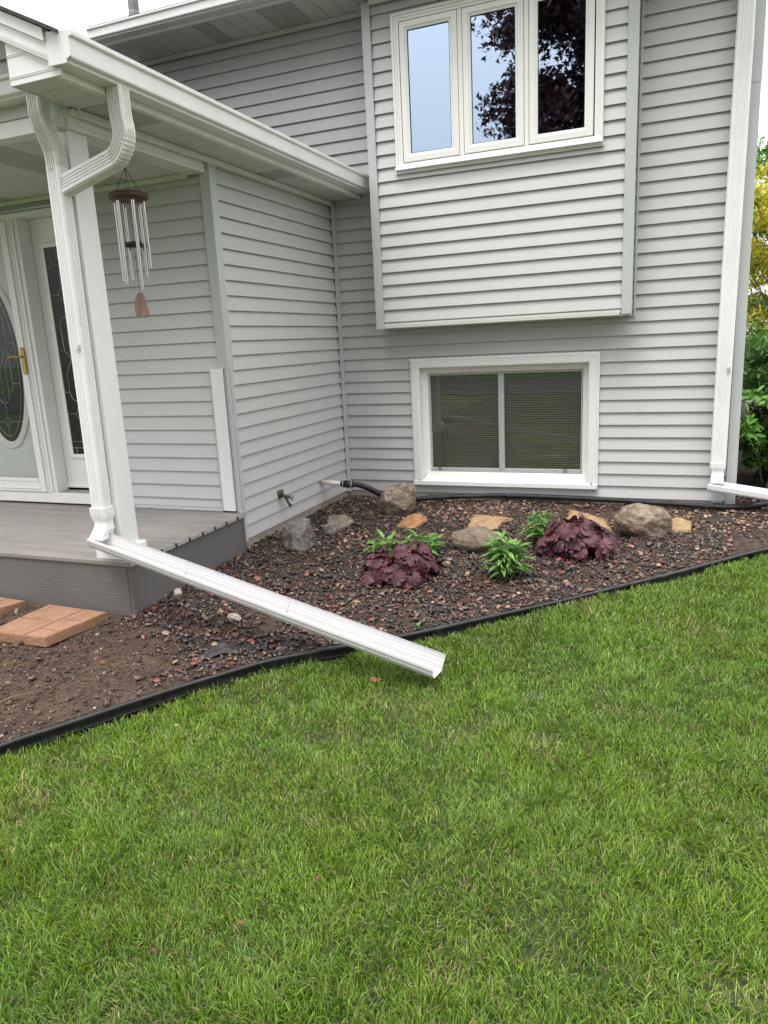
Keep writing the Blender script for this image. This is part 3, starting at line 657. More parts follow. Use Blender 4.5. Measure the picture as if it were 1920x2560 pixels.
# entry door with oval light
edoor = MB(); D0 = W+.115
OC, OA, OB = (-2.255, 1.34), .245, .635
def ring(rx, rz_, y, n=48): return [(OC[0]+rx*math.cos(2*PI*i/n), y, OC[1]+rz_*math.sin(2*PI*i/n)) for i in range(n)]
n = 48
edoor.box(-2.75, -1.81, D0, D0+.04, .32, 2.38)
ed = edoor.build('front_door', mat('painted_door', (.66, .68, .665), .4, .02, 2), house, bevel=.002)
mb = MB(); mb.sweep([ring(OA+.062, OB+.062, D0-.001), ring(OA+.058, OB+.058, D0-.012), ring(OA+.045, OB+.045, D0-.016), ring(OA+.036, OB+.036, D0-.008), ring(OA+.022, OB+.022, D0-.018), ring(OA+.006, OB+.006, D0-.016), ring(OA, OB, D0-.004)], False)
mb.build('oval_frame', CREAM, ed, True)
mb = MB(); mb.add(ring(OA, OB, D0-.004), [tuple(range(n))]); mb.build('oval_glass', bpy.data.materials['dark_textured_glass'], ed)
ox, oz = OC
op = [[(ox+.205*math.cos(t), oz+.59*math.sin(t)) for t in np.linspace(0, 2*PI, 49)], [(ox, .72), (ox, .83), (ox-.03, .87), (ox, .91), (ox+.03, .87), (ox, .83)], [(ox-.16, .87), (ox-.03, .87)], [(ox+.03, .87), (ox+.16, .87)],
      [(ox, .91), (ox, 1.02)], arc(ox, 1.10, .06, .08, 180, 360)+[(ox+.06, 1.3), (ox+.12, 1.42)], [(ox-.06, 1.10), (ox-.06, 1.3), (ox-.12, 1.42)], arc(ox+.06, 1.18, .06, .07, -90, 0)+[(ox+.12, 1.5)], arc(ox-.06, 1.18, .06, .07, 270, 180)+[(ox-.12, 1.5)],
      [(ox, 1.02), (ox, 1.3), (ox+.08, 1.42), (ox, 1.52), (ox-.08, 1.42), (ox, 1.3)], [(ox, 1.52), (ox+.05, 1.66), (ox+.05, 1.78)]+arc(ox, 1.78, .05, .06, 0, 180)+[(ox-.05, 1.66), (ox, 1.52)],
      [(ox+.12, 1.5), (ox+.2, 1.5)], [(ox+.12, 1.18), (ox+.205, 1.18)], [(ox-.2, 1.18), (ox-.12, 1.18)], arc(ox+.06, 1.66, .06, .07, 90, 0)+[(ox+.12, 1.42), (ox+.2, 1.36)], [(ox, 1.84), (ox, 1.96)]]
came(op, D0-.007, ed)
# storm door
mb = MB()
for (a, b, c, d) in ((-1.868, -1.808, .316, 2.372), (-2.80, -2.74, .316, 2.372), (-2.74, -1.868, 2.278, 2.372), (-2.74, -1.868, .316, .425)): mb.box(a, b, W-.03, W+.008, c, d)
mb.box(-2.74, -1.868, W-.036, W-.028, .34, .350); mb.box(-2.74, -1.868, W-.035, W-.029, .400, .428)
sd_ = mb.build('storm_door', WHITE2, house, bevel=.003)
mb = MB(); mb.box(-2.74, -1.868, W-.012, W-.008, .425, 2.278); mb.build('storm_pane', GLASSD, sd_)
mb = MB(); mb.prism([(-1.822+.0, 1.452)]+[(-1.822+.019*math.cos(t)*1.0-.0, 1.44+.018*math.sin(t)) for t in np.linspace(2.6, .5, 6)]+[(-1.803, 1.44), (-1.803, 1.27)]+[(-1.822+.019*math.cos(t), 1.268+.018*math.sin(t)) for t in np.linspace(-.2, -2.9, 7)]+[(-1.841, 1.27), (-1.841, 1.44)], 'y', W-.044, W-.030)
h = mb.build('door_handle', BRASS, sd_, bevel=.002)
mb = MB(); mb.tube([(-1.822, W-.035, 1.388), (-1.822, W-.075, 1.388), (-1.84, W-.082, 1.389), (-1.88, W-.080, 1.392), (-1.915, W-.078, 1.386), (-1.935, W-.076, 1.384)], [.008, .007, .006, .0065, .006, .004], 8); mb.build('lever', BRASS, h, True)
mb = MB(); mb.box(-4.2, -1.2, W+.155, W+.17, .2, 2.5); mb.build('inner_wall', DARK, house)

# ---- basement window
def frame_prof(mb, x0, x1, z0, z1, prof, m=0, sides='lrtb', N=-1):
    # prof: list of (inset, y) swept round the rectangle, mitred corners
    ring_ = []
    for ins, y in prof: ring_.append([(x0+ins, y, z0+ins), (x1-ins, y, z0+ins), (x1-ins, y, z1-ins), (x0+ins, y, z1-ins)])
    vs = [p for r in ring_ for p in r]; n = len(ring_)
    S = {'b': (0, 1), 'r': (1, 2), 't': (2, 3), 'l': (3, 0)}; fs = []
    for s_, (a, b) in S.items():
        if s_ in sides:
            for i in range(n-1): fs.append((i*4+a, i*4+b, (i+1)*4+b, (i+1)*4+a))
    mb.add(vs, fs, m)
mb = MB(); x0, x1, z0, z1 = .676, 2.303, .075, 1.205
frame_prof(mb, x0, x1, z0, z1, [(0, .012), (0, -.016), (.006, -.020), (.012, -.020), (.018, -.030), (.026, -.030), (.029, -.027), (.033, -.030), (.043, -.031), (.046, -.028), (.050, -.031), (.060, -.032), (.063, -.030), (.067, -.032), (.080, -.030), (.085, -.024), (.086, .02)], sides='lrt')
mb.box(x0+.004, x1-.004, -.048, .02, .078, .112)
mb.box(x0+.004, x0+.012, -.030, .01, .060, .110); mb.box(x1-.012, x1-.004, -.030, .01, .060, .110)
mb.box(x0+.058, x0+.0885, -.0305, .018, .100, .175); mb.box(x1-.0885, x1-.058, -.0305, .018, .100, .175)
bw_ = mb.build('basement_window', WHITE2, house, label='white framed sliding basement window with closed blinds')
mb = MB()   # deep return and inner frame
frame_prof(mb, x0+.084, x1-.084, .105, z1-.084, [(0, -.025), (.002, .040), (.030, .044), (.034, .052), (.052, .056), (.056, .070), (.064, .095)])
mb.quad((x0+.084, -.03, .1125), (x1-.084, -.03, .1125), (x1-.110, .05, .150), (x0+.110, .05, .150)); mb.quad((x0+.110, .05, .150), (x1-.110, .05, .150), (x1-.12, .056, .178), (x0+.12, .056, .178)); mb.quad((x0+.12, .056, .178), (x1-.12, .056, .178), (x1-.12, .085, .190), (x0+.12, .085, .190))
mb.build('window_recess', CREAM, bw_)
ax0, ax1, az0, az1 = .812, 2.160, .186, 1.062
mb = MB()
for (a, b, c, d, yy) in ((ax0, ax0+.022, az0, az1, .070), (ax1-.010, ax1, az0, az1, .070), (ax0+.022, ax1-.010, az1-.012, az1, .070), (ax0, ax1, az0, az0+.034, .066), (1.452, 1.500, az0+.034, az1-.012, .062)): mb.box(a, b, yy, yy+.03, c, d)
mb.box(1.452, 1.462, .056, .06, az0+.02, az1); 
mb.build('sash_frame', ALU, bw_, bevel=.0015)
mb = MB(); mb.box(ax0+.022, 1.452, .082, .085, az0+.03, az1-.01); mb.box(1.5, ax1-.01, .088, .091, az0+.03, az1-.01); mb.build('pane', GLASSL, bw_)
mb = MB()
for xx in (.89, 2.01):   # square bottom clips of the blind ladders
    mb = MB()
    for (a, b, c, d) in ((xx, xx+.028, .196, .200), (xx, xx+.028, .222, .226), (xx, xx+.004, .2, .222), (xx+.024, xx+.028, .2, .222)): mb.box(a, b, .060, .064, c, d)
    mb.build('blind_clip', DARK, bw_)

mb = MB()
for xx in (.955, 1.94, 1.471): mb.box(xx, xx+.005, .062, .066, .203, .212)
build_each(mb, 'screen_clip', DARK, bw_)
mb = MB(); nsl = 42
for i in range(nsl):
    z = az0+.035+i*(az1-az0-.03)/nsl
    rings = []
    for xx in (ax0+.02, ax1-.012): rings.append([(xx, .115+.030*math.cos(t)-.0, z+.0135*s2+.0015*math.cos(PI*s2)) for s2, t in ((-.5, 2.0), (-.25, 1.8), (0, 1.57), (.25, 1.3), (.5, 1.1))])
    mb.sweep(rings, False, False)
mb.box(ax0+.02, ax1-.012, .10, .125, az1-.022, az1-.004)
mb.build('blind', BLIND, bw_, label='closed horizontal slat blind')
mb = MB()
for xx in (.925, 2.05): mb.box(xx-.0015, xx+.0015, .096, .099, az0+.02, az1-.01)
build_each(mb, 'ladder_cord', mat('blind_cord', (.12, .12, .09), .8), bw_)
mb = MB(); mb.box(.6, 2.35, .30, .32, 0, 1.3); mb.box(.6, 2.35, .13, .3, -.02, .05); mb.box(.6, 2.35, .13, .3, 1.2, 1.22); mb.build('room_interior', DARK, house)
# ---- upper window
YB = BY
mb = MB(); x0, x1, z0, z1 = .705, 2.3175, 2.692, 3.834
frame_prof(mb, x0, x1, z0, z1, [(0, YB+.02), (0, YB-.018), (.006, YB-.026), (.022, YB-.028), (.026, YB-.018), (.040, YB-.018), (.044, YB-.012), (.062, YB-.012), (.064, YB+.03)])
uw = mb.build('upper_window', CREAM, house, label='white triple casement window in the bay')
mb = MB(); mb.prism([(YB-.045, z0+.012), (YB-.040, z0+.034), (YB-.012, z0+.042), (YB+.01, z0+.042), (YB+.01, z0+.012)], 'x', x0+.002, x1-.002); mb.box(x0-.008, x1+.006, YB-.014, YB, z0-.012, z0+.004); mb.build('window_sill', CREAM, uw, bevel=.002)
mb = MB(); mb.box(1.2405, 1.2745, YB-.012, YB+.04, 2.75, 3.77); mb.box(1.7445, 1.7775, YB-.012, YB+.04, 2.75, 3.77); build_each(mb, 'mullion', CREAM, uw, bevel=.002)
mb = MB(); mb.box(.76, 2.25, YB+.012, YB+.016, 2.75, 3.78)
for (a, b) in ((.773, 1.237), (1.278, 1.741), (1.781, 2.246)):
    m2 = MB(); frame_prof(m2, a, b, 2.760, 3.767, [(0, YB+.014), (0, YB-.012), (.004, YB-.015), (.040, YB-.017), (.048, YB-.010), (.062, YB-.006), (.064, YB+.02)])
    so_ = m2.build('sash', CREAM, uw)
    m3 = MB(); frame_prof(m3, a+.062, b-.062, 2.822, 3.705, [(0, YB-.004), (.004, YB-.004), (.004, YB+.012)]); m3.build('gasket', RUBBER, so_)
    m4 = MB(); m4.box(a+.064, b-.064, YB+.004, YB+.007, 2.824, 3.703); m4.build('pane', GLASSU, so_)
mb = MB()
for (a, b) in ((.7685, .7725), (1.2375, 1.2405), (1.2745, 1.2775), (1.7415, 1.7445), (1.7775, 1.7805), (2.2465, 2.2495)): mb.box(a, b, YB-.006, YB+.012, 2.757, 3.771)
for (a, b) in ((.769, 1.240), (1.275, 1.744), (1.778, 2.249)): mb.box(a, b, YB-.006, YB+.012, 3.7675, 3.7715); mb.box(a, b, YB-.006, YB+.012, 2.7555, 2.7595)
build_each(mb, 'sash_gap', GAP, uw)
mb = MB(); mb.box(.6, 2.45, .7, .72, 2.4, 4.0); mb.box(.6, .62, YB+.05, .7, 2.4, 4.0); mb.box(2.43, 2.45, YB+.05, .7, 2.4, 4); mb.box(.6, 2.45, YB+.05, .7, 2.4, 2.42); mb.box(.6, 2.45, YB+.05, .7, 3.96, 3.98)
mb.build('room_interior', DARK, house)

# ---- main roof and vent pipe
mb = MB(); mb.prism([(-.575, 4.10), (-.575, 4.118), (3.4, 5.44), (7.4, 4.118), (7.4, 4.10)], 'x', -1.93, 3.34)
mb.build('roof', SHING, house, label='dark shingled main roof')
mb = MB(); mb.tube([(-2.79, 1.2, 3.6), (-2.79, 1.2, 6.2)], .058, 16); mb.lathe([(.12, 4.6), (.08, 4.92), (.062, 4.99), (.06, 5.01)], (-2.79, 1.2, 0), 16)
mb.build('vent_pipe', VENTM, house, True, label='dark roof vent pipe')

# ---- downspouts
def ds_profile(w, d, ridges=4, gd=.0042):
    # local (u along width, v towards back). front at v=-d/2
    pts = []; c = .008
    def face(p0, p1, nrm, w0):
        L_ = math.dist(p0, p1); du = ((p1[0]-p0[0])/L_, (p1[1]-p0[1])/L_); res = [p0]
        zone = w0*.62; st = (L_-zone)/2; pitch = zone/ridges
        for i in range(ridges):
            a = st+i*pitch
            for t, h in ((.15, 0), (.35, gd), (.65, gd), (.85, 0)):
                s_ = a+pitch*t; res.append((p0[0]+du[0]*s_-nrm[0]*h, p0[1]+du[1]*s_-nrm[1]*h))
        return res+[p1]
    hw, hd = w/2, d/2
    pts += face((-hw+c, -hd), (hw-c, -hd), (0, -1), w)
    pts += face((hw, -hd+c), (hw, hd-c), (1, 0), d)
    pts += face((hw-c, hd), (-hw+c, hd), (0, 1), w)
    pts += face((-hw, hd-c), (-hw, -hd+c), (-1, 0), d)
    return pts
def sweep_ds(mb, stations, w, d, ridges=4):
    # stations: (centre, U, V, su, sv)
    pr_ = ds_profile(w, d, ridges); rings = []
    for c, U, V_, su, sv in stations:
        c, U, V_ = Vector(c), Vector(U), Vector(V_); rings.append([c+U*(p[0]*su)+V_*(p[1]*sv) for p in pr_])
    mb.sweep(rings, True, True)
ds = MB(); UX = Vector((1, 0, 0)); VY = Vector((0, 1, 0))
st = []
st.append(((-.085, -.158+-3.0, 2.645), UX, VY, 1, 1))
def bendA(cz0, y0, a0, a1, n, R, sgn, x):    # elbow in the y-z plane
    out = []
    for i in range(n+1):
        a = a0+(a1-a0)*i/n
        out.append(a)
    return out
# vertical run, tilt back, vertical run
pathA = [(-3.158, 2.645, 0), (-3.158, 2.56, 0), (-3.156, 2.535, 8), (-3.150, 2.510, 16), (-3.140, 2.487, 24), (-3.128, 2.463, 27), (-3.112, 2.430, 27), (-3.100, 2.405, 22), (-3.091, 2.382, 13), (-3.085, 2.355, 5), (-3.0835, 2.33, 0), (-3.0835, 2.29, 0)]
st = []
for i, (yy, zz, an) in enumerate(pathA):
    a = math.radians(an); V_ = Vector((0, math.cos(a), math.sin(a))); xx = -.083-(2.645-zz)*.035
    cr = .965 if (i in (3, 8)) else 1.0
    st.append(((xx, yy, zz), UX, V_, 1.0, cr))
sweep_ds(ds, st, .086, .078)
dsA = ds.build('downspout', DOWNS, house, label='stained upper elbow of the porch downspout')
ds = MB(); sweep_ds(ds, [((-.095, -3.0835, 2.31), UX, VY, 1.03, 1.03), ((-.097, -3.0835, 2.2), UX, VY, 1.03, 1.03), ((-.110, -3.080, 1.3), UX, VY, 1.03, 1.03), ((-.121, -3.078, .50), UX, VY, 1.03, 1.03)], .084, .076)
dsm = ds.build('downspout', DOWN, house, label='long straight porch downspout beside the post')
# side branch: elbow and arm in the x-z plane at y=-3.075
ds = MB(); st = []
YB2 = -3.068
for zz in (2.612, 2.52): st.append(((.328, YB2, zz), UX, VY, 1, 1))
st.append(((.330, YB2, 2.470), UX, VY, 1.03, 1.0))
cxr, czr, R = .205, 2.425, .135
for i in range(0, 21):
    a = math.radians(i*70/20); c = (cxr+.004+R*math.cos(a)*.95, YB2, czr-R*math.sin(a)*1.0)
    U_ = Vector((math.cos(a), 0, -math.sin(a)))
    cr = 1+.03*(1 if i % 2 else -1) if 3 < i < 19 else 1
    st.append((c, U_, VY, 1.03*cr, 1+.012*(1 if i % 2 else -1)))
sweep_ds(ds, st, .086, .078); ds.build('downspout', DOWNS, house, label='crimped elbow dropping from the side gutter')
a = math.radians(74); U_ = Vector((math.cos(a), 0, -math.sin(a))); ds = MB()
sweep_ds(ds, [((.262, YB2, 2.303), U_, VY, .99, .99), ((.238, YB2, 2.296), U_, VY, .99, .99), ((.235, YB2, 2.295), U_, VY, 1.0, 1.0), ((-.045, YB2-.004, 2.222), U_, VY, 1.02, 1.0), ((-.060, YB2-.004, 2.218), U_, VY, 1.10, 1.06), ((-.068, YB2-.004, 2.216), U_, VY, 1.12, 1.06)], .088, .080)
ds.build('downspout', DOWN, house, label='slanting ribbed arm joining the porch downspout')
mb = MB()
for z in (1.985, .60): mb.box(-.078, -.0735, -3.07, -3.028, z-.05, z+.05) if False else mb.prism([(-3.085, z-.045), (-3.045, z-.050), (-3.036, z-.042), (-3.036, z+.045), (-3.080, z+.045)], 'x', -.0765+(2.0-z)*-.014, -.0735+(2.0-z)*-.014)
build_each(mb, 'strap', WHITE, house, bevel=.001)
mb = MB(); mb.box(-.088, -.072, -3.124, -3.116, 1.395, 1.425); mb.tube([(-.082, -3.124, 1.41), (-.084, -3.135, 1.402), (-.082, -3.137, 1.388), (-.074, -3.130, 1.386)], .003, 6); build_each(mb, 'hook', ALU, house)
mb = MB()
for (xx, zz) in ((-.105, 2.296), (-.088, 2.296), (-.118, 2.62), (-.098, 2.62)): mb.lathe([(.0035, 0), (.003, .002), (.001, .003)], (0, 0, 0), 8) if False else mb.box(xx-.003, xx+.003, -3.200 if zz > 2.5 else -3.1255, -3.19 if zz > 2.5 else -3.12, zz-.003, zz+.003)
for (xx, zz) in ((.221, 2.318), (.219, 2.288), (-.052, 2.245), (-.052, 2.21)): mb.box(xx-.003, xx+.003, YB2-.0435, YB2-.038, zz-.003, zz+.003)
build_each(mb, 'rivet', ALU, house)
# adaptor cup at the foot of the porch downspout
ds = MB(); stt = [((-.121, -3.078, .528), 1.20, 1.25, 0), ((-.121, -3.078, .493), 1.20, 1.22, 0), ((-.120, -3.078, .472), 1.16, 1.15, 0), ((-.119, -3.080, .452), .98, .98, 0), ((-.116, -3.082, .438), .92, .92, 0), ((-.114, -3.085, .424), .94, .98, 0), ((-.114, -3.09, .405), 1.02, 1.15, 4), ((-.119, -3.10, .385), 1.02, 1.28, 8), ((-.124, -3.108, .366), 1.08, 1.32, 8), ((-.124, -3.110, .356), 1.12, 1.36, 8), ((-.124, -3.110, .350), 1.06, 1.30, 8)]
sweep_ds(ds, [(c, UX, VY, a, b) for c, a, b, _ in stt], .088, .080, 4); ds.build('downspout_adaptor', WHITE2, house)
# right corner downspout
ds = MB(); sweep_ds(ds, [((3.2295, -.055, 3.99), UX, VY, 1, 1), ((3.2275, -.055, 3.30), UX, VY, 1, 1)], .110, .078, 4); sweep_ds(ds, [((3.2275, -.055, 3.31), UX, VY, 1.035, 1.03), ((3.210, -.055, .29), UX, VY, 1.0, 1.03)], .110, .078, 4)
ds.build('downspout', DOWN, house, label='tall white downspout on the right house corner')
ds = MB(); sweep_ds(ds, [((3.209, -.057, .318), UX, VY, 1.13, 1.15), ((3.209, -.057, .282), UX, VY, 1.13, 1.15), ((3.209, -.058, .262), UX, VY, .98, 1.0), ((3.209, -.060, .245), UX, VY, .90, .92), ((3.209, -.062, .225), UX, VY, .90, 1.0), ((3.208, -.070, .19), UX, VY, .93, 1.15), ((3.208, -.075, .165), UX, VY, .93, 1.2)], .100, .078, 3)
ds.build('downspout_adaptor', WHITE2, house)
mb = MB(); mb.box(3.236, 3.256, -.104, -.096, 1.02, 1.05); mb.tube([(3.246, -.103, 1.035), (3.246, -.116, 1.028), (3.247, -.116, 1.015), (3.25, -.108, 1.014)], .003, 6); build_each(mb, 'hook', ALU, house)

# ---- outdoor faucet and pvc drain stub
mb = MB(); mb.prism([(-1.33, .205), (-1.33, .255), (-1.322, .262), (-1.268, .262), (-1.26, .255), (-1.26, .205)], 'x', -.004, .012); mb.tube([(0.0, -1.295, .222), (.040, -1.292, .214), (.085, -1.285, .205)], [.014, .013, .012], 10)
mb.tube([(.038, -1.292, .214), (.055, -1.29, .180), (.072, -1.288, .150), (.088, -1.285, .132)], [.012, .0115, .012, .014], 10); mb.tube([(0, -1.296, .222), (.006, -1.296, .222)], .026, 14)
fa = mb.build('faucet', BIBM, house, True, label='old bronze garden faucet on the side wall')
mb = MB(); mb.tube([(.085, -1.285, .205), (.100, -1.284, .203)], .005, 8)
mb.tube([(.097, -1.284+.021*math.cos(t), .203+.021*math.sin(t)) for t in np.linspace(0, 2*PI, 17)], .0042, 6)
for t in np.linspace(0, PI, 4)[:3]: mb.tube([(.097, -1.284+.021*math.cos(t), .203+.021*math.sin(t)), (.097, -1.284-.021*math.cos(t), .203-.021*math.sin(t))], .0035, 6)
mb.build('wheel_handle', BIBH, fa, True)
mb = MB(); mb.tube([(-.01, -.57, .186), (.205, -.57, .176)], .0215, 20); build_each(mb, 'drain_stub', PVC, house, smooth=True, label='cream plastic pipe stub leaving the side wall')

# ================================================================== GARDEN OBJECTS
# drain hose: coupling + corrugated hose
hose = thing('drain_hose', 'black corrugated drain hose running along the foundation behind the rocks', 'hose', (.3, -.5, -.05))
mb = MB(); mb.tube([(.196, -.57, .1765), (.205, -.57, .176), (.206, -.57, .176), (.252, -.565, .173), (.253, -.565, .173), (.262, -.564, .172), (.263, -.563, .172), (.292, -.558, .169), (.293, -.558, .169), (.300, -.557, .168)], [.026, .026, .031, .031, .034, .034, .028, .029, .032, .032], 20); mb.build('coupling', RUBBER, hose, True)
mb = MB()
for xx in (.212, .288): mb.tube([(xx, -.57+(xx-.2)*.1, .1758-(xx-.2)*.07), (xx+.008, -.57+(xx-.19)*.1, .1755-(xx-.2)*.07)], .0325, 20)
build_each(mb, 'hose_clamp', ALU, hose, smooth=True)
ctrl = [(.296, -.557, .168), (.34, -.54, .163), (.40, -.50, .135), (.46, -.44, .085), (.52, -.38, .03), (.60, -.33, -.005), (.72, -.28, -.012), (.95, -.17, -.010), (1.2, -.085, -.008), (1.5, -.035, -.004), (1.8, -.032, -.004), (2.1, -.036, -.006), (2.45, -.05, -.010), (2.8, -.085, -.014), (3.15, -.135, -.016), (3.35, -.12, -.018), (3.50, -.03, -.02), (3.62, .14, -.02), (3.75, .45, -.02), (3.9, .9, -.02)]
def cr(P, n):     # Catmull-Rom samples
    P = [Vector(p) for p in P]; P = [P[0]*2-P[1]]+P+[P[-1]*2-P[-2]]; out = []
    for i in range(1, len(P)-2):
        a, b, c, d = P[i-1:i+3]
        for k in range(n):
            t = k/n; out.append(.5*((2*b)+(c-a)*t+(2*a-5*b+4*c-d)*t*t+(3*b-a-3*c+d)*t**3))
    return out+[P[-2]]
pts = cr(ctrl, 40)
# resample evenly for corrugation
acc = [0];
for i in range(1, len(pts)): acc.append(acc[-1]+(pts[i]-pts[i-1]).length)
S = np.arange(0, acc[-1], .0042); A = np.array([p[:] for p in pts]); ac = np.array(acc)
Q = np.stack([np.interp(S, ac, A[:, i]) for i in range(3)], 1)
mb = MB(); mb.tube([tuple(q) for q in Q], [.0225+.0028*(1 if (i//2) % 2 else -1) for i in range(len(Q))], 14); mb.build('hose', BLACKP, hose, True)

# lawn edging
mb = MB(); P_ = []
ed_ctrl = [(x_, y_, float(g(y_))-.006) for x_, y_ in EDGE]; pts = cr(ed_ctrl, 10)
A = np.array([p[:] for p in pts]); wob = (vnoise(A[:, 0], A[:, 1], 3.1, 51)-.5)
A[:, 1] += wob*.006; A[:, 2] += (vnoise(A[:, 0], A[:, 1], 2.3, 52)-.5)*.008
T = np.gradient(A[:, :2], axis=0); T /= np.linalg.norm(T, axis=1)[:, None]; Nn = np.stack([T[:, 1], -T[:, 0]], 1)   # towards the lawn
rings = []
pe = [(-.004, -.12), (-.004, -.022), (-.010, -.016), (-.012, -.006), (-.008, .002), (0, .006), (.008, .003), (.012, -.005), (.010, -.015), (.004, -.021), (.003, -.050), (.006, -.054), (.003, -.058), (.003, -.12)]
for i in range(len(A)): rings.append([(A[i, 0]+Nn[i, 0]*a, A[i, 1]+Nn[i, 1]*a, A[i, 2]+b) for a, b in pe])
mb.sweep(rings, True, True)
eo = mb.build('lawn_edging', BLACKP, None, True); tag(recenter(eo, (1.1, -3.2, -.16)), 'black plastic edging strip curving between the gravel bed and the lawn', 'edging')

# downspout trough (left)
def trough(name, label, P0, P1, prof, side, seams, flip=False):
    t = thing(name, label, 'downspout extension', tuple(P1))
    P0, P1 = Vector(P0), Vector(P1); D = (P1-P0); Ln = D.length; D.normalize(); Sd = Vector(side); Sd = (Sd-D*Sd.dot(D)).normalized(); Up = Sd.cross(D)
    if Up.z < 0: Up = -Up
    def R(s, grow=0): return [P0+D*s+Sd*(a*(1+grow))+Up*(b*(1+grow)) for a, b in prof]
    cuts = [0]+seams+[Ln]; k = len(cuts)-1
    for i in range(k):
        mb = MB(); gr_ = .02*(k-1-i) if not flip else .02*i
        a = cuts[i]-(0.0 if i == 0 else 0.04); b = cuts[i+1]
        ns = max(2, int((b-a)/.15)); lift = Up*(.0016*(k-1-i))
        mb.sweep([[p+lift for p in R(a+(b-a)*j/ns, -gr_)] for j in range(ns+1)], False, False)
        o = mb.build('gutter_section', TROUGH, t, False)
        so = o.modifiers.new('solid', 'SOLIDIFY'); so.thickness = .0018; so.offset = 0
        bv = o.modifiers.new('bevel', 'BEVEL'); bv.width = .002; bv.segments = 2; bv.limit_method = 'ANGLE'
        for p in o.data.polygons: p.use_smooth = False
    for k_, s_ in enumerate(seams):
        mb = MB(); pr2 = [(a*1.0, b+.0028) for a, b in prof[7:]]
        rings = [[P0+D*(s_+dd+.02*((q/len(pr2)-.5)**2)*4*.3)+Sd*a+Up*(b+.0016*(2-k_)) for q, (a, b) in enumerate(pr2)] for dd in (0, .003)]
        mb.sweep(rings, False, False); mb.build('lap_joint', GAP, t)
    return t
tp = [(-.062, .052), (-.066, .060), (-.074, .060), (-.076, .048), (-.070, .044), (-.068, .024), (-.060, .016), (-.052, .012), (-.048, .002), (-.040, 0), (.000, .0), (.001, .0010), (.0100, .0010), (.0110, .0), (.018, .0004), (.0190, .0016), (.028, .0022), (.0290, .0012), (.044, .003), (.0475, .028), (.0495, .030), (.0515, .044), (.0535, .046), (.057, .076), (.053, .078)]
trough('downspout_extension', 'long white metal gutter trough sloping from the porch downspout down to the lawn', (-.135, -3.142, .316), (1.945, -3.365, -.098), tp, (0, 1, 0), [.62, 1.28])
# right trough, upside-down ribbed section heading right
tr = thing('downspout_extension', 'short white ribbed gutter trough leaving the right corner downspout toward the shrub', 'downspout extension', (3.2, -.1, 0))
mb = MB(); P0, P1 = Vector((3.148, -.105, .128)), Vector((4.75, -.38, -.06)); D = (P1-P0).normalized(); Sd = Vector((0, 1, 0)); Sd = (Sd-D*Sd.dot(D)).normalized(); Up = D.cross(Sd)
pf = [(-.055, -.012), (-.060, .0), (-.058, .030), (-.052, .036), (-.046, .030), (-.040, .018), (-.022, .016), (-.020, .012), (-.008, .012), (-.006, .016), (.008, .016), (.010, .012), (.022, .012), (.024, .016), (.038, .020), (.042, .040), (.048, .052), (.054, .050)]
mb.sweep([[P0+D*s+Sd*a+Up*b for a, b in pf] for s in np.linspace(0, (P1-P0).length, 10)], False, False)
o = mb.build('gutter_section', TROUGH, tr); so = o.modifiers.new('solid', 'SOLIDIFY'); so.thickness = .002

# ---- rocks
def rock_mat(name, base, spot, speck, bscale=40):
    return mat(name, base, 0.8, 0.42, 14, 0.02, bscale, var2=(spot, 13, .50, .10), dirt=speck, dirt_scale=22, dirt_amt=.8)
RK = {'gran': rock_mat('granite_rock', (.24, .175, .115), (.12, .085, .058), (.40, .35, .29)), 'pink': rock_mat('speckled_rock', (.26, .195, .135), (.12, .09, .066), (.46, .40, .33)),
      'brown': rock_mat('smooth_brown_rock', (.17, .13, .09), (.105, .082, .058), (.27, .22, .17)), 'dark': rock_mat('dark_grey_rock', (.075, .068, .066), (.15, .13, .115), (.30, .29, .29), 22),
      'orange': rock_mat('orange_flagstone', (.34, .17, .07), (.30, .15, .065), (.46, .28, .14)), 'tan': rock_mat('tan_flagstone', (.34, .225, .115), (.30, .19, .10), (.5, .38, .22)),
      'grey': rock_mat('mossy_flagstone', (.22, .19, .14), (.15, .14, .10), (.32, .29, .22)), 'pale': rock_mat('pale_stone', (.46, .41, .36), (.32, .28, .24), (.62, .6, .55))}
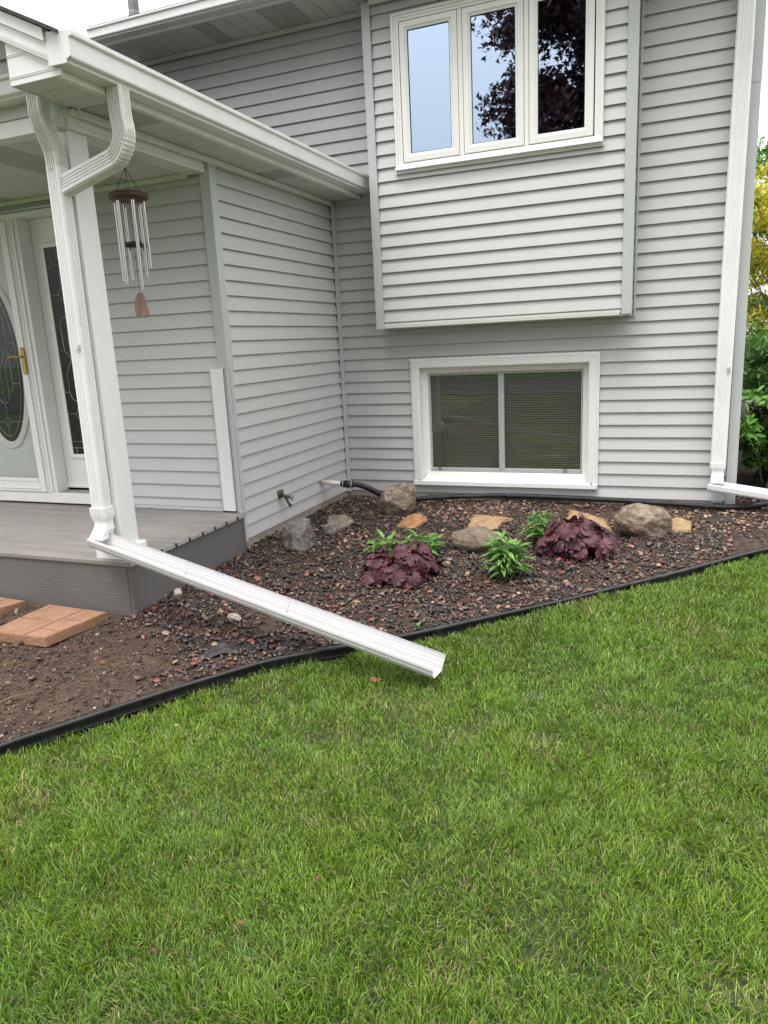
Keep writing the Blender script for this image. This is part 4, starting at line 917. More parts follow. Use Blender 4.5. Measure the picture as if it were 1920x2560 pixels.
def rock(label, c, s, seed, m, rot=0, rough=.16, facets=0, sub=5, box=.0, name='rock', cat='rock', sink=.02, group='rocks in the gravel bed', fs=1.0, lean=0):
    import bmesh
    bm = bmesh.new(); bmesh.ops.create_icosphere(bm, subdivisions=sub, radius=1); rnd = random.Random(seed)
    planes = []
    for i in range(facets):
        n_ = Vector((rnd.gauss(0, 1), rnd.gauss(0, 1), rnd.gauss(0, .8))).normalized(); planes.append((n_, rnd.uniform(.58, .85)))
    off = Vector((seed*3.1, seed*1.7, seed*.9))
    for v in bm.verts:
        p = v.co.copy()
        if box > 0:
            q = Vector([math.copysign(abs(a)**(1-box*.5), a) for a in p]); p = q
        for n_, d in planes:
            e = p.dot(n_)-d
            if e > 0: p -= n_*e*.93
        nn = p.normalized()
        p += nn*(mnoise.noise(p*1.3*fs+off)*rough*1.3+mnoise.noise(p*3.2*fs+off)*rough*.5+mnoise.noise(p*8*fs+off)*rough*.16+abs(mnoise.noise(p*18*fs+off))*rough*.09)
        p = Vector((p.x*s[0], p.y*s[1], p.z*s[2])); p.x += lean*p.z
        a = rot; v.co = Vector((p.x*math.cos(a)-p.y*math.sin(a), p.x*math.sin(a)+p.y*math.cos(a), p.z))
    zmin = min(v.co.z for v in bm.verts)
    for v in bm.verts: v.co.z -= zmin+sink
    me = bpy.data.meshes.new(name); bm.to_mesh(me); bm.free(); me.materials.append(m)
    for p in me.polygons: p.use_smooth = True
    o = bpy.data.objects.new(name, me); C.objects.link(o); o.location = (c[0], c[1], float(bed_z(np.array([c[0]]), np.array([c[1]]))[0]) if len(c) == 2 else c[2])
    tag(o, label, cat, group); return o
rock('upright speckled tan boulder standing in front of the black hose coupling', (.735, -.62), (.155, .125, .165), 4, RK['pink'], .15, .15, 9, box=.45, sink=.03)
rock('dark grey angular rock beside the faucet wall near the porch', (.375, -1.73), (.120, .115, .135), 27, RK['dark'], .2, .12, 12, box=.5, fs=1.3, sink=.03, lean=-.12)
rock('smooth oval brown boulder behind the leafy green plant', (1.655, -1.52), (.185, .125, .088), 8, RK['brown'], -.08, .10, 0, sink=.02)
rock('largest rounded granite boulder in the right of the bed below the window', (2.71, -.92), (.195, .15, .125), 15, RK['gran'], .1, .13, 3, box=.1, sink=.03)
def slab(label, pts, th, m, seed, tilt=(0, 0), lift=.012, name='flagstone'):
    rnd = random.Random(seed); c = np.mean(np.array(pts), 0); ol = []
    n = len(pts)
    for i in range(n):
        a, b = np.array(pts[i]), np.array(pts[(i+1) % n]); kk = 6
        for k in range(kk):
            p = a+(b-a)*k/kk; 
            if k: p = p+np.array([rnd.gauss(0, .006), rnd.gauss(0, .006)])
            ol.append(p)
    N_ = len(ol); z0 = float(bed_z(np.array([c[0]]), np.array([c[1]]))[0]); rings = []
    for (sc, z) in ((.96, 0), (1.0, th*.35), (.985, th*.7), (.95, th*.97), (.75, th), (.4, th), (.08, th)):
        rings.append([(c[0]+(p[0]-c[0])*sc, c[1]+(p[1]-c[1])*sc, z0+lift+z+tilt[0]*(p[0]-c[0])+tilt[1]*(p[1]-c[1])+.004*mnoise.noise(Vector((p[0]*14*sc, p[1]*14*sc, seed)))) for p in ol])
    mb = MB(); mb.sweep(rings, True, True); o = mb.build(name, m, None, True); recenter(o, (c[0], c[1], z0)); tag(o, label, 'flagstone', 'flat flagstones in the gravel bed'); return o
slab('orange brown flagstone lying just in front of the upright speckled boulder', [(.87, -1.10), (1.03, -1.09), (1.10, -.93), (1.0, -.80), (.90, -.84)], .035, RK['orange'], 3, (.1, .18), .01)
slab('flat golden flagstone with pebbles on it behind the smooth brown boulder', [(1.43, -1.03), (1.67, -.99), (1.665, -.80), (1.74, -.72), (1.40, -.67)], .03, RK['tan'], 5, (0, .10), .008)
slab('tan flagstone half hidden behind the right purple leaved plant', [(2.15, -.85), (2.50, -.92), (2.42, -.72), (2.15, -.60)], .045, RK['tan'], 6, (0, .22), .015)
slab('small sandy flagstone right of the largest granite boulder', [(2.84, -.84), (3.02, -.82), (3.03, -.66), (2.93, -.60), (2.82, -.66)], .04, RK['tan'], 7, (0, .15), .01)
slab('grey mossy flagstone between the faucet and the upright boulder', [(.33, -1.20), (.47, -1.24), (.53, -1.08), (.41, -.98), (.28, -1.02)], .035, RK['grey'], 8, (.0, .22), .012)
rock('small dark stone at the foot of the grey mossy flagstone', (.455, -1.36), (.055, .045, .055), 22, RK['dark'], .3, .14, 4, sub=4)
rock('white angular stone on the gravel below the metal trough', (.672, -3.043), (.040, .034, .036), 31, RK['pale'], .4, .10, 16, sub=4, sink=.005)
rock('cream stone at the foot of the porch side skirt', (.075, -2.755), (.040, .028, .028), 32, RK['pale'], .8, .10, 10, sub=4, sink=.004)
rock('small pinkish stone beside the left edge of the right purple plant', (1.72, -2.02), (.018, .016, .012), 34, RK['tan'], .8, .12, 3, sub=3, sink=.002)
# torn landscape fabric showing through
def fabric(label, cx, cy_, w, d, seed, h=.03, rot=0):
    n = 14; V_ = []; F_ = []
    for j in range(n):
        for i in range(n):
            u, v = i/(n-1)-.5, j/(n-1)-.5; x_ = u*w*(1+.3*math.sin(5*v+seed)); y_ = v*d*(1+.3*math.cos(4*u+seed))
            xr, yr = cx+x_*math.cos(rot)-y_*math.sin(rot), cy_+x_*math.sin(rot)+y_*math.cos(rot)
            z_ = float(bed_z(np.array([xr]), np.array([yr]))[0])+.012+h*max(0, 1-3.2*(u*u+v*v))*(.55+.5*mnoise.noise(Vector((u*3.5, v*3.5, seed))))
            V_.append((xr, yr, z_))
    for j in range(n-1):
        for i in range(n-1): F_.append((j*n+i, j*n+i+1, (j+1)*n+i+1, (j+1)*n+i))
    mb = MB(); mb.add(V_, F_); o = mb.build('landscape_fabric', mat('landscape_fabric', (.022, .02, .02), .6, .2, 90, .001, 300), None, False)
    so = o.modifiers.new('s', 'SOLIDIFY'); so.thickness = .002
    recenter(o, (cx, cy_, -.1)); tag(o, label, 'landscape fabric')
fabric('crumpled black landscape fabric poking up by the edging under the trough', .80, -3.36, .15, .15, 3, .05, .6)
fabric('flat scrap of black landscape fabric by the right house corner', 3.21, -.40, .28, .12, 5, .022, .2)

# ---- pavers
def paver(label, pts, th, mirror=1):
    t = MB(); P4 = [Vector((a, b, 0)) for a, b in pts]   # 4 corners: front-left, front-right, back-right, back-left
    zc = float(g(np.array([pts[0][1]]))[0])-.018
    def S(u, v): return (P4[0]*(1-u)*(1-v)+P4[1]*u*(1-v)+P4[2]*u*v+P4[3]*(1-u)*v)
    gx = .009
    cells = [(0, .5, 0, .33), (.5, 1, 0, .33), (0, .33, .33, .66), (.33, .66, .33, .66), (.66, 1, .33, .66), (0, .5, .66, 1), (.5, 1, .66, 1)]
    cells = [(0, .62, 0, .5), (0, .62, .5, 1), (.62, 1, 0, .25), (.62, 1, .25, .62), (.62, 1, .62, 1)]
    base = [S(0, 0), S(1, 0), S(1, 1), S(0, 1)]
    t.sweep([[tuple(p+Vector((0, 0, zc))) for p in base], [tuple(p+Vector((0, 0, zc+th-.005))) for p in base]], True)
    for a, b, c, d in cells:
        e = .012 if True else 0
        q = [S(a+(e if a > 0 else .004), c+(e if c > 0 else .004)), S(b-(e if b < 1 else .004), c+(e if c > 0 else .004)), S(b-(e if b < 1 else .004), d-(e if d < 1 else .004)), S(a+(e if a > 0 else .004), d-(e if d < 1 else .004))]
        t.sweep([[tuple(p+Vector((0, 0, zc+th-.006))) for p in q], [tuple(p+Vector((0, 0, zc+th))) for p in q]], True)
    o = t.build('paver', PAVER, None, bevel=.0025); c = sum((Vector(p) for p in base), Vector())/4
    recenter(o, (c.x, c.y, zc)); tag(o, label, 'paver', 'terracotta pavers in front of the porch')
paver('terracotta paver with brick pattern lying on dirt before the porch skirt, whole and nearest', [(-.555, -3.575), (-.165, -3.565), (-.105, -3.165), (-.56, -3.150)], .056)
paver('second terracotta paver cut off by the left edge of the photo', [(-1.22, -3.50), (-.83, -3.32), (-.76, -3.14), (-1.15, -3.12)], .056)

# ---- leaf tools
def place(V, P, dirs, ups, scale):      # instance leaf template verts at points with frames
    X_ = np.cross(dirs, ups); X_ /= np.linalg.norm(X_, axis=1)[:, None]+1e-9; Z_ = np.cross(X_, dirs)
    return P[:, None]+scale[:, None, None]*(V[None, :, 0:1]*X_[:, None]+V[None, :, 1:2]*dirs[:, None]+V[None, :, 2:3]*Z_[:, None])
def lance(w=.14, fold=.10, droop=.25, n=6):
    V_ = []; F_ = []
    for i in range(n+1):
        t = i/n; ww = w*math.sin(PI*min(1, t*.93+.07))**.8*(1-.25*t) if i < n else 0.0; z = -droop*t*t
        V_ += [(-ww, t, z+fold*ww/w*.6), (0, t, z), (ww, t, z+fold*ww/w*.6)]
    for i in range(n):
        a = i*3; F_ += [(a, a+1, a+4, a+3), (a+1, a+2, a+5, a+4)]
    return np.array(V_), np.array(F_)
def unit(a): return a/(np.linalg.norm(a, axis=1)[:, None]+1e-9)
LEAFG = mat('bright_leaf', (0, 0, 0), 0.42, 0.10, 40, 0.0008, 90, attr='col', trans=0.25)
LEAFP = mat('purple_leaf', (0, 0, 0), 0.56, 0.16, 55, 0.0012, 110, attr='col', trans=0.10, spec=.45)
STEMG = mat('green_stem', (.12, .17, .045), 0.6, .1, 20)
def emit_leaves(name, tmpl, P, d, u, sc, col, m, parent, smooth=True):
    V_, F_ = tmpl; W_ = place(V_, P, d, u, sc); n = len(P); T = (F_[None]+(np.arange(n)*len(V_))[:, None, None]).reshape(-1, F_.shape[1])
    cc = np.repeat(col, len(V_), 0); off = Vector((0, 0, 0)); q = parent
    while q is not None: off += q.location; q = q.parent
    return fast_mesh(name, W_.reshape(-1, 3)-np.array(off), T, cc, m, smooth, parent)
def green_plant(label, c, h, rad, nst, nlf, lsz, upright, seed, colr=((.085, .21, .04), (.18, .34, .08))):
    r = np.random.default_rng(seed); z = float(bed_z(np.array([c[0]]), np.array([c[1]]))[0]); t = thing('perennial_plant', label, 'plant', (c[0], c[1], z), 'green perennials in the gravel bed')
    mb = MB(); Ps, Ds, Ss = [], [], []
    for i in range(nst):
        a = r.uniform(0, 2*PI); rr = rad*math.sqrt(r.random()); base = np.array([c[0]+.28*rr*math.cos(a), c[1]+.28*rr*math.sin(a), z])
        top = np.array([c[0]+rr*math.cos(a)*(.7 if upright else 1), c[1]+rr*math.sin(a)*(.7 if upright else 1), z+h*r.uniform(.72, 1.0)*(1-.25*(rr/rad)**2)])
        mid = (base+top)/2+np.array([0, 0, .03*h]); mb.tube([base, mid, top], [.0028, .0022, .0016], 5)
        for k in range(nlf):
            s_ = (r.uniform(.25, 1.0) if upright else r.uniform(.15, 1)); p = base*(1-s_)+top*s_; b = r.uniform(0, 2*PI); el = r.uniform(.15, .9)*(1.25 if s_ > .85 else .8)
            out = np.array([math.cos(b), math.sin(b), 0])+.5*np.array([math.cos(a), math.sin(a), 0])
            out /= np.linalg.norm(out); Ds.append(np.array([out[0]*math.cos(el), out[1]*math.cos(el), math.sin(el)])); Ps.append(p); Ss.append(lsz*r.uniform(.6, 1.15)*(1-.25*s_))
    mb.build('stem', STEMG, t, True)
    P, D, S_ = np.array(Ps), unit(np.array(Ds)), np.array(Ss); U_ = unit(np.array([0, 0, 1])[None]-D*D[:, 2:3]+.15*r.standard_normal((len(P), 3)))
    tt = r.random((len(P), 1)); col = np.array(colr[0])*(1-tt)+np.array(colr[1])*tt
    emit_leaves('foliage', lance(.155, .16, .45), P, D, U_, S_, col, LEAFG, t)
    return t
green_plant('low rosette of broad green leaves behind the left purple plant, its left clump', (1.05, -1.72), .125, .09, 12, 5, .125, False, 3)
green_plant('low rosette of green leaves behind the left purple plant, its right clump', (1.30, -1.72), .165, .13, 22, 5, .115, False, 4)
green_plant('tall leafy green perennial in front of the smooth brown boulder', (1.96, -2.02), .30, .14, 22, 9, .12, True, 5, ((.09, .22, .045), (.19, .35, .08)))
green_plant('bushy green perennial growing directly behind the right purple plant', (2.05, -1.33), .235, .13, 26, 6, .105, False, 6, ((.075, .20, .04), (.16, .32, .07)))
# tiny sprouts by the wall
def sprout(label, c, s, seed):
    r = np.random.default_rng(seed); n = 9; z = float(bed_z(np.array([c[0]]), np.array([c[1]]))[0]); t = thing('seedling', label, 'seedling', (c[0], c[1], z), 'weed seedlings')
    P = np.repeat(np.array([[c[0], c[1], z+.006]]), n, 0)+r.normal(0, .008, (n, 3))*[1, 1, .2]; a = r.uniform(0, 2*PI, n); D = unit(np.stack([np.cos(a), np.sin(a), r.uniform(.4, 1.5, n)], 1)); U_ = unit(np.array([0, 0, 1])[None]-D*D[:, 2:3]+.01)
    emit_leaves('foliage', lance(.2, .1, .3), P, D, U_, s*r.uniform(.6, 1, n), np.array([[.14, .27, .06]])*r.uniform(.7, 1.2, (n, 1)), LEAFG, t)
sprout('tiny green weed seedling at the side wall foundation', (.05, -1.02), .03, 1)
sprout('tiny green weed seedling right of the upright boulder at the wall', (.78, -.10), .035, 2)
sprout('thin grassy weed at the bed edge in front of the tall green perennial', (1.66, -2.86), .05, 3)

# ---- heucheras
def heu_leaf(seed):
    r = random.Random(seed); nr, na = 4, 42; V_ = [(0, 0, .06)]; F_ = []
    for j in range(1, nr+1):
        rr = j/nr
        for i in range(na):
            th = -PI/2+.28+(2*PI-.56)*i/(na-1)     # notch at the stalk (-y)
            lob = 1+.10*(abs(math.cos(3.5*(th-PI/2)))-.6)+.03*math.cos(21*(th-PI/2)+.5)
            R_ = .5*rr*(1+(lob-1)*rr**2)*(1+.06*math.sin(th))
            z = .06-.13*rr**2.2+.045*rr**2*math.sin(9*th+seed)+.030*rr*math.cos(7*(th-PI/2)+PI)*(.5+.5*rr)
            V_.append((R_*math.cos(th), R_*math.sin(th)+.06, z))
    for i in range(na-1): F_.append((0, 1+i, 2+i, 2+i))
    for j in range(nr-1):
        for i in range(na-1):
            a = 1+j*na+i; F_.append((a, a+na, a+na+1, a+1))
    V_ = np.array(V_); tris = []
    for f in F_:
        if f[2] == f[3]: tris.append(f[:3])
        else: tris += [(f[0], f[1], f[2]), (f[0], f[2], f[3])]
    return V_, np.array(tris)
def heuchera(label, c, rad, h, n, seed):
    r = np.random.default_rng(seed); z = float(bed_z(np.array([c[0]]), np.array([c[1]]))[0]); t = thing('coral_bells', label, 'plant', (c[0], c[1], z), 'purple leaved plants')
    mb = MB(); root = np.array([c[0], c[1], z]); groups = {0: [], 1: [], 2: []}
    for i in range(n):
        f = (i+.5)/n; el = math.asin(1-f*.99); a = i*2.39996+r.normal(0, .25); sh = r.uniform(.76, 1.07)
        R_ = rad*(1+.10*math.sin(3*a+seed)+.06*math.sin(5*a))
        d = np.array([math.cos(el)*math.cos(a), math.cos(el)*math.sin(a), math.sin(el)])
        p = root+np.array([d[0]*R_*sh, d[1]*R_*sh, .035+d[2]*h*sh*.92])
        nrm = np.array([d[0]*.75, d[1]*.75, .38+d[2]*.7]); nrm /= np.linalg.norm(nrm); nrm += .34*r.standard_normal(3); nrm /= np.linalg.norm(nrm)
        dr = np.array([d[0], d[1], -.45-.35*(1-d[2])]); dr = dr-nrm*dr.dot(nrm); dr += .25*np.cross(nrm, dr)*r.normal(); dr /= np.linalg.norm(dr)
        sz = r.uniform(.070, .132)*(1 if i > n*.12 else .8)
        groups[i % 3].append((p, dr, nrm, sz))
        mb.tube([root+np.array([0, 0, .02]), root*.45+p*.55+np.array([0, 0, .02]), p-nrm*.003], [.0026, .002, .0017], 5)
    for i in range(n//2):     # inner, lower leaves fill the mound
        a = r.uniform(0, 2*PI); q = r.uniform(.3, .8); p = root+np.array([math.cos(a)*rad*q, math.sin(a)*rad*q, .03+h*r.uniform(.2, .7)*(1-q*.4)]); nrm = np.array([math.cos(a)*.5, math.sin(a)*.5, .8])+.3*r.standard_normal(3); nrm /= np.linalg.norm(nrm)
        dr = np.array([math.cos(a), math.sin(a), -.2]); dr -= nrm*dr.dot(nrm); dr /= np.linalg.norm(dr); groups[i % 3].append((p, dr, nrm, r.uniform(.06, .09)))
    mb.build('stem', mat('red_stem', (.16, .03, .03), .5, .1, 10), t, True)
    Vs, Ts, Cs = [], [], []; n0 = 0
    for k, L_ in groups.items():
        V_, F_ = heu_leaf(seed*3+k); P = np.array([q[0] for q in L_]); D = np.array([q[1] for q in L_]); U_ = np.array([q[2] for q in L_]); S_ = np.array([q[3] for q in L_])
        W_ = place(V_, P, D, U_, S_).reshape(-1, 3); T = (F_[None]+(np.arange(len(P))*len(V_))[:, None, None]).reshape(-1, 3)+n0; n0 += len(W_)
        cA, cB, cR = np.array([.040, .009, .015]), np.array([.115, .038, .050]), np.array([.075, .009, .015])
        tt = r.random((len(P), 1)); cl_ = cA*(1-tt)+cB*tt; red = (r.random(len(P)) < .09)[:, None]; cl_ = np.where(red, cR, cl_)
        # veins darker towards the leaf centre rays (true leaf pattern)
        ang = np.arctan2(V_[:, 0], V_[:, 1]); vein = .78+.30*np.abs(np.sin(3.5*ang)); cc = (cl_[:, None, :]*vein[None, :, None]).reshape(-1, 3)
        Vs.append(W_); Ts.append(T); Cs.append(cc)
    fast_mesh('foliage', np.vstack(Vs)-np.array([c[0], c[1], z]), np.vstack(Ts), np.vstack(Cs), LEAFP, True, t)
    return t
heuchera('left mound of ruffled dark purple leaves in the middle of the gravel bed', (1.335, -2.13), .235, .195, 95, 5)
heuchera('right mound of ruffled dark purple leaves in front of the basement window', (2.315, -1.48), .225, .215, 95, 9)

# ---- fallen leaves
DRY = mat('dry_leaf', (.22, .10, .05), .8, .3, 40)
def leaflet(label, c, s, seed, col=DRY, onlawn=False):
    V_, F_ = heu_leaf(seed); r = random.Random(seed)
    me = bpy.data.meshes.new('fallen_leaf'); a = r.uniform(0, 6.28)
    pts = [((x_*math.cos(a)-y_*math.sin(a))*s, (x_*math.sin(a)+y_*math.cos(a))*s*.42, (z_*2.2+.1*x_)*s+.01) for x_, y_, z_ in V_]
    me.from_pydata(pts, [], [tuple(int(q) for q in f) for f in F_]); me.materials.append(col)
    o = bpy.data.objects.new('fallen_leaf', me); C.objects.link(o)
    z = float(lawn_z(np.array([c[0]]), np.array([c[1]]))[()] if onlawn else bed_z(np.array([c[0]]), np.array([c[1]]))[0]) if not onlawn else float(np.ravel(lawn_z(c[0], c[1]))[0])+.018
    o.location = (c[0], c[1], z); tag(o, label, 'fallen leaf', 'fallen leaves'); return o
leaflet('brown curled leaf on the bare dirt below the paver', (.31, -3.66), .05, 3)
leaflet('small brown leaf lodged under the end of the white trough', (1.66, -3.42), .045, 4, onlawn=True)
leaflet('brown leaf at the base of the side wall by the porch skirt', (.07, -1.95), .06, 6)
RED = mat('pink_petal_leaf', (.17, .065, .045), .7, .3, 40)
leaflet('pinkish scrap of leaf in the middle of the lawn', (1.97, -4.62), .02, 8, RED, True)
leaflet('dry leaf scrap low in the centre of the lawn', (1.84, -4.83), .022, 9, DRY, True)
leaflet('pink leaf scrap in the lawn toward the lower left', (1.67, -4.98), .02, 12, RED, True)
leaflet('dry brown leaf in the grass at the lower right of the lawn', (2.72, -5.05), .03, 13, DRY, True)
leaflet('pale leaf scrap in the grass close to the left edging', (1.0, -4.0), .022, 14, mat('pale_leaf', (.45, .33, .24), .8), True)

# ---- twigs on the dirt
TWIG = mat('dry_twig', (.17, .11, .07), .8, .3, 30)
def twig(label, a, b, r_, seed):
    rr = random.Random(seed); pts = []
    for i in range(7):
        t = i/6; x_ = a[0]*(1-t)+b[0]*t+rr.gauss(0, .006); y_ = a[1]*(1-t)+b[1]*t+rr.gauss(0, .006); pts.append((x_, y_, float(bed_z(np.array([x_]), np.array([y_]))[0])+.010+.012*math.sin(PI*t)))
    mb = MB(); mb.tube(pts, [r_*(1.1-.5*i/6) for i in range(7)], 6); o = mb.build('twig', TWIG, None, True); recenter(o, pts[0]); tag(o, label, 'twig', 'dry twigs on the dirt')
twig('thin pale twig lying across the bare dirt below the paver', (.26, -3.80), (.46, -3.62), .0018, 1)
twig('short dark twig on the dirt near the left edge of the photo', (.10, -4.14), (.24, -3.99), .003, 2)
twig('forked looking twig beside the edging at the far left', (.30, -4.30), (.28, -4.14), .002, 3)
# ---- wind chime
WX, WY = -.228, -2.40
ch = thing('wind_chime', 'wooden disc wind chime with metal tubes hanging from the porch ceiling', 'wind chime', (WX, WY, 1.58))
TL = Vector((0.0, 0.0, -1.0))
mb = MB(); mb.lathe([(.02, 2.268), (.100, 2.267), (.113, 2.273), (.117, 2.287), (.113, 2.301), (.100, 2.307), (.02, 2.306)], (WX, WY, 0), 40); mb.build('top_disc', WOOD, ch, True)
mb = MB(); mb.tube([(WX, WY, 2.506), (WX, WY, 2.472)], .0015, 5); mb.tube([(WX+.012*math.cos(t), WY, 2.462+.012*math.sin(t)) for t in np.linspace(0, 2*PI, 15)], .0022, 6)
for i in range(6):
    a = i*PI/3+.3; mb.tube([(WX, WY, 2.45), (WX+.085*math.cos(a), WY+.085*math.sin(a), 2.306)], .0013, 5)
mb.tube([(WX, WY, 2.27), (WX, WY, 1.715)], .0012, 5)
mb.build('cord', CORD, ch)
for i, (a, zb) in enumerate(((3.5, 1.80), (4.55, 1.775), (5.65, 1.742), (.45, 1.87), (1.5, 1.825), (2.6, 1.81))):
    x_, y_ = WX+.085*math.cos(a), WY+.085*math.sin(a); mb = MB()
    rr = .0112; mb.tube([(x_, y_, 2.255), (x_, y_, zb)], rr, 16, cap=False); mb.tube([(x_, y_, zb), (x_, y_, 2.255)], rr-.002, 16, cap=False)
    o = mb.build('tube', STEEL, ch, True)
    mb = MB(); mb.tube([(x_-.012, y_, 2.27), (x_-.0, y_, 2.2)], .001, 4); mb.tube([(x_-rr-.001, y_, 2.195), (x_+rr+.001, y_, 2.195)], .002, 5); mb.build('tube_cord', CORD, o)
mb = MB(); mb.lathe([(.01, 2.0), (.050, 2.0), (.055, 2.012), (.050, 2.025), (.01, 2.025)], (WX, WY, 0), 28); mb.build('striker', RUBBER, ch, True)
mb = MB(); ol = [(.0, .150), (.016, .146), (.030, .125), (.040, .09), (.050, .045), (.053, .018), (.040, .004), (.012, -.003), (-.018, .0), (-.042, .012), (-.050, .03), (-.048, .07), (-.040, .110), (-.022, .142)]
mb.sweep([[(WX+a*.97, WY-.006, 1.583+b*.97+.002) for a, b in ol], [(WX+a, WY-.004, 1.583+b) for a, b in ol], [(WX+a, WY+.004, 1.583+b) for a, b in ol], [(WX+a*.97, WY+.006, 1.583+b*.97+.002) for a, b in ol]], True)
mb.build('wind_sail', WOODW, ch)

# ================================================================== PLANTS AT THE RIGHT
def crown(name, centre_fn, n, size, cols, tm, m, parent, seed, updir=.4):
    r = np.random.default_rng(seed); P = centre_fn(n, r); n = len(P)
    D = unit(r.standard_normal((n, 3))+np.array([0, 0, -.1])); U_ = unit(np.array([0, 0, 1])[None]*updir+r.standard_normal((n, 3))*.6); U_ = unit(U_-D*np.sum(U_*D, 1)[:, None])
    c0, c1 = np.array(cols[0]), np.array(cols[1]); tt = r.random((n, 1)); cl_ = (c0*(1-tt)+c1*tt)
    return emit_leaves(name, tm, P, D, U_, size*r.uniform(.6, 1.2, n), cl_, m, parent)
def clumps(centres, rads, per, sq=.6):
    def f(n, r):
        k = r.integers(0, len(centres), n); d = unit(r.standard_normal((n, 3)))*(r.random((n, 1))**.45); return np.array(centres)[k]+d*np.array(rads)[k][:, None]*np.array([1, 1, sq])
    return f
def bush(name, label, cat, base, box, ncl, rr, n, size, cols, seed, tm, stems=10, stemr=.008, leafm=LEAFG, stemcol=BARK, group=None, sq=.6):
    t = thing(name, label, cat, base, group); rnd = random.Random(seed); cs, rs = [], []; mb = MB()
    x0, x1, y0, y1, z0, z1 = box
    for i in range(ncl):
        c = (rnd.uniform(x0, x1), rnd.uniform(y0, y1), z0+(z1-z0)*rnd.random()**.8); cs.append(c); rs.append(rr*rnd.uniform(.6, 1.2))
        if i < stems*3:
            b = Vector((base[0]+rnd.gauss(0, .12), base[1]+rnd.gauss(0, .12), base[2])); e = Vector(c); mid = b.lerp(e, .5)+Vector((rnd.gauss(0, .06), rnd.gauss(0, .06), .08))
            mb.tube([b, b.lerp(mid, .5), mid, mid.lerp(e, .6), e], [stemr, stemr*.85, stemr*.7, stemr*.45, stemr*.25], 6)
    mb.build('branches', stemcol, t, True)
    crown('foliage', clumps(cs, rs, n, sq), n, size, cols, tm, leafm, t, seed); return t
tl = lance(.19, .12, .22, 4)
bush('shrub', 'dense dark green shrub with pointed leaves crowding the right house corner', 'shrub', (4.25, 1.0, -.06), (3.5, 4.7, .25, 1.6, .0, 1.13), 230, .19, 70000, .058, ((.030, .085, .014), (.10, .23, .035)), 3, tl, 14, .012, group='shrubs beside the house')
# bright new shoots reaching round the corner
bush('shrub', 'light green young shoots of a shrub reaching round the corner post', 'shrub', (3.75, .22, -.06), (3.40, 3.9, .02, .30, .30, .95), 22, .085, 760, .075, ((.10, .27, .035), (.19, .40, .07)), 8, tl, 6, .006, group='shrubs beside the house')
bush('shrub', 'bright yellow green shrub top rising behind the dark shrub', 'shrub', (4.6, 2.6, -.06), (3.6, 5.4, 2.1, 3.2, .6, 1.24), 90, .22, 12000, .09, ((.09, .22, .03), (.19, .36, .06)), 5, tl, 10, .01, group='shrubs beside the house')
bush('forsythia', 'tall yellow flowering forsythia bush in the back yard', 'shrub', (5.2, 7.5, -.1), (3.75, 7.5, 6.4, 8.6, 1.15, 3.5), 230, .26, 36000, .07, ((.30, .34, .03), (.74, .63, .05)), 21, lance(.34, .1, .2, 3), 40, .02)
bush('shrub', 'green leaved undergrowth below the yellow forsythia', 'shrub', (5.4, 7.0, -.1), (3.7, 7.5, 6.0, 8.0, .2, 2.3), 130, .26, 16000, .08, ((.04, .10, .02), (.10, .2, .04)), 23, tl, 30, .02, group='shrubs beside the house')
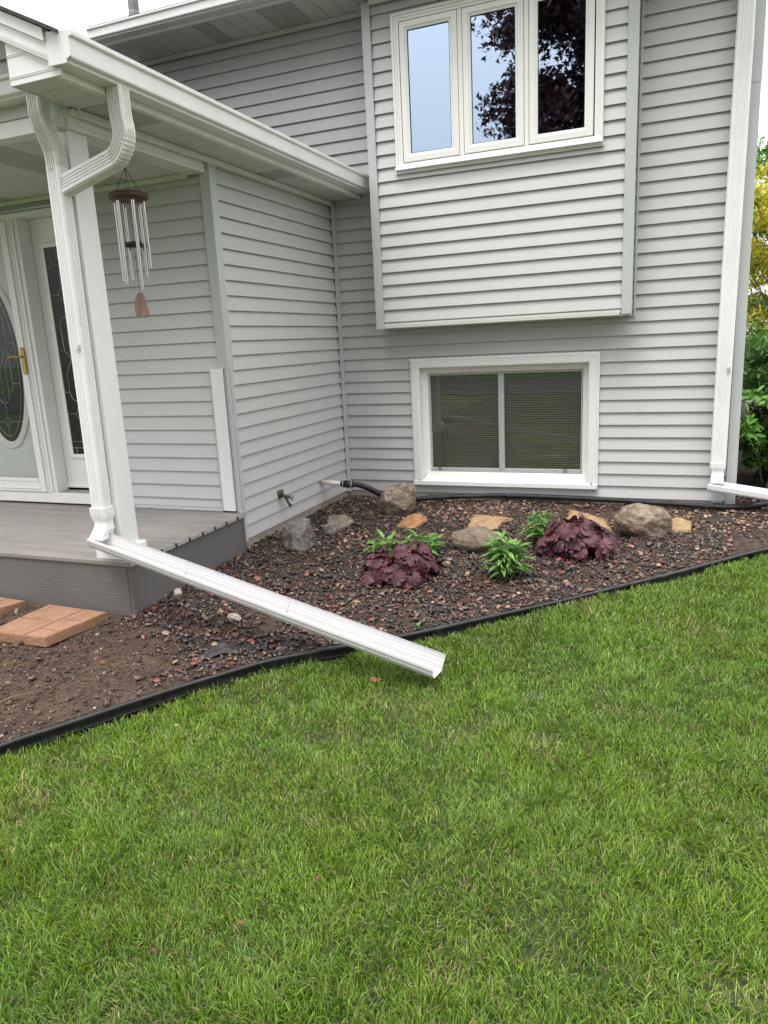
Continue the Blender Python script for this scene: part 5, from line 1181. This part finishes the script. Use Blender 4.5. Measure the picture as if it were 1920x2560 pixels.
def tree(name, label, base, ht, cr_c, cr_r, ncl, clr, n, size, cols, tm, leafm, seed, trunk=.14):
    t = thing(name, label, 'tree', base); rnd = random.Random(seed); mb = MB(); b = Vector(base)
    tops = []; cs, rs = [], []
    th = Vector((cr_c[0]*.6+b.x*.4, cr_c[1]*.6+b.y*.4, cr_c[2]-cr_r[2]*.55)); mb.tube([b, b.lerp(th, .4)+Vector((.05, .03, 0)), th, Vector(cr_c)], [trunk, trunk*.8, trunk*.65, trunk*.3], 12)
    for i in range(ncl):
        while True:
            d = Vector((rnd.uniform(-1, 1), rnd.uniform(-1, 1), rnd.uniform(-1, 1)))
            if .35 < d.length < 1: break
        c = Vector((cr_c[0]+d.x*cr_r[0], cr_c[1]+d.y*cr_r[1], cr_c[2]+d.z*cr_r[2])); cs.append(tuple(c)); rs.append(clr*rnd.uniform(.6, 1.25))
        if i % 2 == 0: mid = th.lerp(c, .5)+Vector((0, 0, .15)); mb.tube([th, mid, c], [trunk*.35, trunk*.2, .012], 6)
    mb.build('trunk', BARK, t, True); crown('crown', clumps(cs, rs, n, .7), n, size, cols, tm, leafm, t, seed, .9); return t
tree('tree', 'green leafed tree standing far behind the yellow forsythia', (7.0, 16.0, -.2), 6, (6.6, 15.5, 4.2), (3.4, 3.0, 1.85), 60, .75, 20000, .20, ((.06, .16, .03), (.14, .30, .05)), tl, LEAFG, 31, .2)
# purple maple whose crown is mirrored in the upper windows
def maple():
    ang = [90, 62, 50, 30, 18, -10, -35, -60, -90, -120, -145, -170, 162, 150, 130, 118]; rad = [1.0, .42, .80, .34, .40, .82, .30, .42, .16, .42, .30, .82, .40, .34, .80, .42]
    V_ = [(0, 0, .03)]+[(r_*.62*math.cos(math.radians(a)), r_*.62*math.sin(math.radians(a)), -.08*r_) for a, r_ in zip(ang, rad)]; n_ = len(ang)
    return np.array(V_), np.array([(0, 1+(i+1) % n_, 1+i) for i in range(n_)])
LEAFM = mat('maroon_leaf', (0, 0, 0), 0.45, 0.2, 9, attr='col', trans=0.12)
tree('maple_tree', 'dark purple leaved maple in the front yard mirrored in the upper windows', (4.6, -12.2, -.2), 8, (3.1, -11.6, 6.6), (4.2, 2.4, 3.9), 330, .72, 80000, .18, ((.036, .010, .014), (.095, .026, .032)), maple(), LEAFM, 44, .22)
# hedge across the street: darkens the mirrored horizon
bush('hedge', 'dark hedge across the street behind the viewer', 'hedge', (0, -31, -.3), (-16, 16, -33, -31, .2, 3.2), 260, .9, 16000, .5, ((.02, .05, .012), (.05, .10, .025)), 61, tl, 4, .03)
# neighbour roof glimpsed above the shrubs
nb = thing('neighbour_house', 'low pale roofed outbuilding glimpsed between the shrubs', 'shed', (6.5, 12, -.3))
mb = MB(); mb.box(4.2, 9.5, 11, 14, -.3, .95); mb.build('wall', POST, nb)
mb = MB(); mb.prism([(10.7, .92), (14.3, .92), (12.5, 1.5)], 'x', 4.0, 9.7); mb.build('roof', mat('tan_shingle', (.38, .33, .27), .9, .2, 12), nb)
